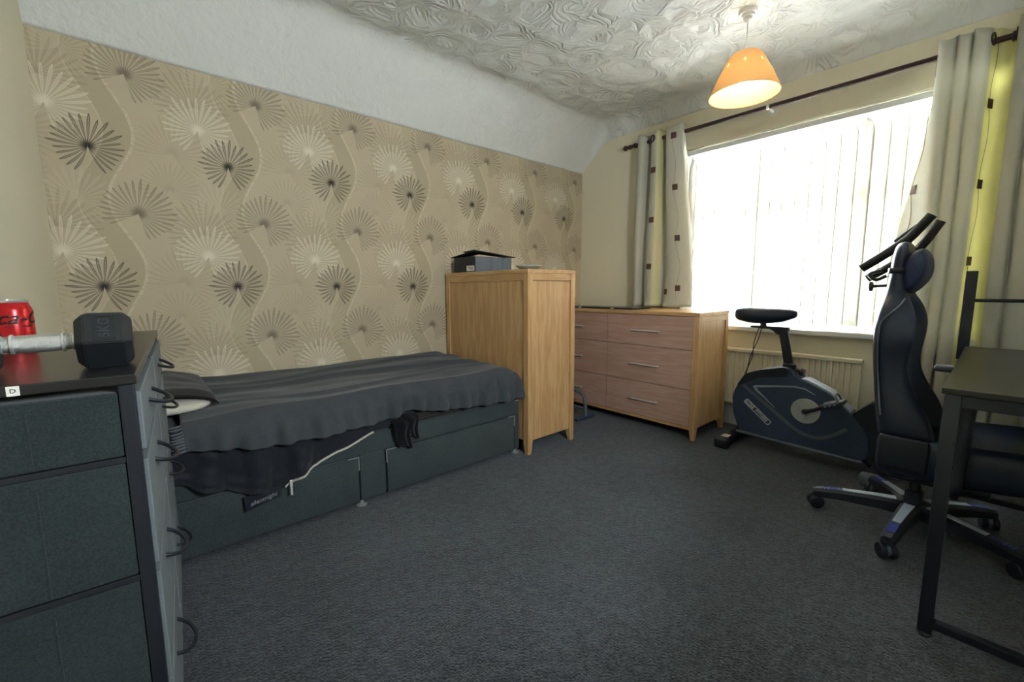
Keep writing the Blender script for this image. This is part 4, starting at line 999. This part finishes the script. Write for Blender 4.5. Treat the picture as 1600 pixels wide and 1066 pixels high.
loft(bm, rings, cap=False); o = obj('headrest_strap', bm, M_BLACKPL, br, smooth=True); solid(o, 0.004)
# head cushion
cpf = [(0.266, 1.160), (0.242, 1.192), (0.212, 1.212), (0.192, 1.180), (0.184, 1.130), (0.192, 1.080), (0.220, 1.040), (0.244, 1.018), (0.254, 1.030), (0.262, 1.090)]
cy_, cz_ = 0.225, 1.112; bm = new(); rings = []
for xq, k in ((-0.150, 0.55), (-0.142, 0.85), (-0.09, 1.0), (0.0, 1.03), (0.09, 1.0), (0.142, 0.85), (0.150, 0.55)):
    rings.append([Vector((GX+xq, cy_+(a_-cy_)*k, cz_+(b_-cz_)*k)) for a_, b_ in cpf])
loft(bm, rings); o = obj('head_cushion', bm, plain('navy_cushion', '1c2748', 0.5, bscale=150), gc, smooth='all'); subsurf(o, 2)
# seat
bm = new(); rings = []
for y, zt, zb, hw in ((0.285, 0.40, 0.30, 0.20), (0.27, 0.43, 0.275, 0.235), (0.15, 0.425, 0.285, 0.250), (0.0, 0.43, 0.30, 0.260), (-0.15, 0.445, 0.32, 0.258), (-0.21, 0.43, 0.335, 0.240), (-0.225, 0.40, 0.355, 0.20)):
    rings.append([Vector((GX+p, y, q)) for p, q in ((-hw, zb+0.03), (-hw+0.03, zb), (0, zb), (hw-0.03, zb), (hw, zb+0.03), (hw, zt+0.02), (hw-0.03, zt+0.045), (hw-0.07, zt+0.035), (hw-0.10, zt), (0, zt), (-hw+0.10, zt), (-hw+0.07, zt+0.035), (-hw+0.03, zt+0.045), (-hw, zt+0.02))])
loft(bm, rings); o = obj('seat', bm, M_LEATHER, gc, smooth='all'); subsurf(o, 2)
for sg in (-1, 1):
    bm = new(); box(bm, GX+sg*0.258-0.012, GX+sg*0.258+0.008, 0.12, 0.265, 0.34, 0.47, 0.009, 3); hg = obj('recline_cover', bm, M_BLACKPL, gc, smooth=True)
    bm = new(); ax = GX+sg*0.292
    tube(bm, smoothpath([(GX+sg*0.15, 0.04, 0.30), (ax, 0.04, 0.315), (ax, 0.04, 0.40), (ax, 0.035, 0.55), (ax, 0.03, 0.665)], 4), 0.020, 10); ap = obj('arm_post', bm, M_BLACKPL, gc, smooth=True)
    bm = new(); fw = 0.0 if sg > 0 else -0.09; box(bm, ax-0.045, ax+0.045, -0.11+fw, 0.165+fw, 0.668, 0.695, 0.012, 3); obj('arm_pad', bm, M_GREYPL, gc, smooth=True)
# knob of the tilt lever, mechanism and gas lift
bm = new(); box(bm, GX-0.09, GX+0.09, -0.05, 0.25, 0.238, 0.280, 0.01); obj('tilt_mechanism', bm, M_BLACKPL, gc, smooth=True)
bm = new(); lathe(bm, [(0.055, 0.075), (0.058, 0.10), (0.046, 0.12), (0.030, 0.125), (0.030, 0.18), (0.020, 0.182), (0.020, 0.24)], (GX, GY, 0), 24); obj('gas_lift', bm, M_BLACKPL, gc, smooth=True)
for k in range(5):
    a = math.radians(174 + 72*k); M_ = Matrix.Translation((GX, GY, 0)) @ Matrix.Rotation(a, 4, 'Z')
    bm = new(); rings = []
    for r, hw, zt, zb in ((0.03, 0.034, 0.128, 0.070), (0.12, 0.030, 0.124, 0.072), (0.24, 0.026, 0.112, 0.068), (0.33, 0.024, 0.098, 0.060), (0.352, 0.020, 0.090, 0.062)):
        rings.append([M_ @ Vector((r, p, q)) for p, q in ((-hw, zb), (hw, zb), (hw, zt-0.012), (hw*0.55, zt), (-hw*0.55, zt), (-hw, zt-0.012))])
    loft(bm, rings); lg = obj('base_leg', bm, M_BLACKPL, gc, smooth=True)
    bm = new(); rings = []
    for r, hw, zt in ((0.055, 0.019, 0.1280), (0.12, 0.017, 0.1245), (0.24, 0.0145, 0.1125)):
        rings.append([M_ @ Vector((r, p, q)) for p, q in ((-hw, zt-0.004), (hw, zt-0.004), (hw*0.9, zt+0.002), (-hw*0.9, zt+0.002))])
    loft(bm, rings); obj('leg_glint', bm, M_SILVERPL, lg)  # pale strip painting the light reflected on the leg top
    bm = new()
    for q in range(6):
        r = 0.252 + q*0.0115; zt = 0.1115 - (r-0.24)*0.155
        box(bm, r, r+0.007, -0.014, 0.014, zt-0.004, zt+0.003, 0.001, 1, M=M_)
    obj('ribbed_grip', bm, M_BLUE, lg)
    cxp = M_ @ Vector((0.338, 0, 0)); ca = a + math.radians((40, -25, 60, -50, 20)[k])
    Mc = Matrix.Translation((cxp.x, cxp.y, 0)) @ Matrix.Rotation(ca, 4, 'Z')
    bm = new()
    for s_ in (-1, 1):
        lathe(bm, [(0.020, 0.0), (0.029, 0.003), (0.030, 0.008), (0.030, 0.018), (0.026, 0.022)], seg=24, M=Mc @ Matrix.Translation((0, s_*0.006, 0.030)) @ Matrix.Rotation(-s_*PI/2, 4, 'X'))
    cs_ = obj('castor', bm, M_BLACKPL, gc, smooth=True)
    bm = new(); cyl(bm, Mc @ Vector((0, -0.008, 0.030)), Mc @ Vector((0, 0.008, 0.030)), 0.022, 18); cyl(bm, Mc @ Vector((0.0, 0, 0.035)), Mc @ Vector((0, 0, 0.075)), 0.009, 10); obj('castor_fork', bm, M_GREYPL, cs_, smooth=True)

# ================================================================ DESK
dx0, dx1, dy0, dy1, dz = 1.70, 2.99, -0.52, 0.082, 0.765
dk_ = thing('desk', ((dx0+dx1)/2, (dy0+dy1)/2, 0), 'black metal framed desk with a dark wood top and raised end frame', 'desk')
bm = new(); box(bm, dx0, dx1, dy0, dy1, dz-0.016, dz, 0.002); obj('desk_top', bm, M_DESKTOP, dk_)
tq = 0.034
for x0 in (dx0+0.004, dx1-tq-0.002):
    far = x0 > 2
    for y0 in (dy0+0.002, dy1-tq-0.006):
        bm = new(); zt = dz-0.017
        box(bm, x0, x0+tq, y0, y0+tq, 0.012, zt, 0.003); lg = obj('leg', bm, M_BLACKMET, dk_, smooth=True)
        bm = new(); lathe(bm, [(0.016, 0.0), (0.018, 0.004), (0.014, 0.013)], (x0+tq/2, y0+tq/2, 0), 16); obj('levelling_foot', bm, M_BLACKPL, lg, smooth=True)
    bm = new(); box(bm, x0+0.004, x0+tq-0.004, dy0+tq, dy1-tq-0.006, 0.030, 0.055, 0.002); obj('foot_bar', bm, M_BLACKMET, dk_)
    bm = new(); box(bm, x0+0.002, x0+tq-0.002, dy0+tq, dy1-tq-0.006, dz-0.052, dz-0.017, 0.002); obj('end_rail', bm, M_BLACKMET, dk_)
for y0 in (dy0+0.006, dy1-0.034):
    bm = new(); box(bm, dx0+0.004+tq, dx1-tq-0.002, y0, y0+0.022, dz-0.045, dz-0.017, 0.002); obj('side_rail', bm, M_BLACKMET, dk_)
for y0 in (dy0+0.004, dy1-0.012):
    bm = new(); box(bm, dx1+0.001, dx1+0.036, y0, y0+0.04, 0.70, 1.125, 0.003); obj('end_post', bm, M_BLACKMET, dk_)
for z0 in (0.985, ):
    bm = new(); cyl(bm, (dx1+0.018, dy0+0.03, z0), (dx1+0.018, dy1+0.0, z0), 0.008, 12); obj('end_crossbar', bm, M_BLACKMET, dk_, smooth=True)
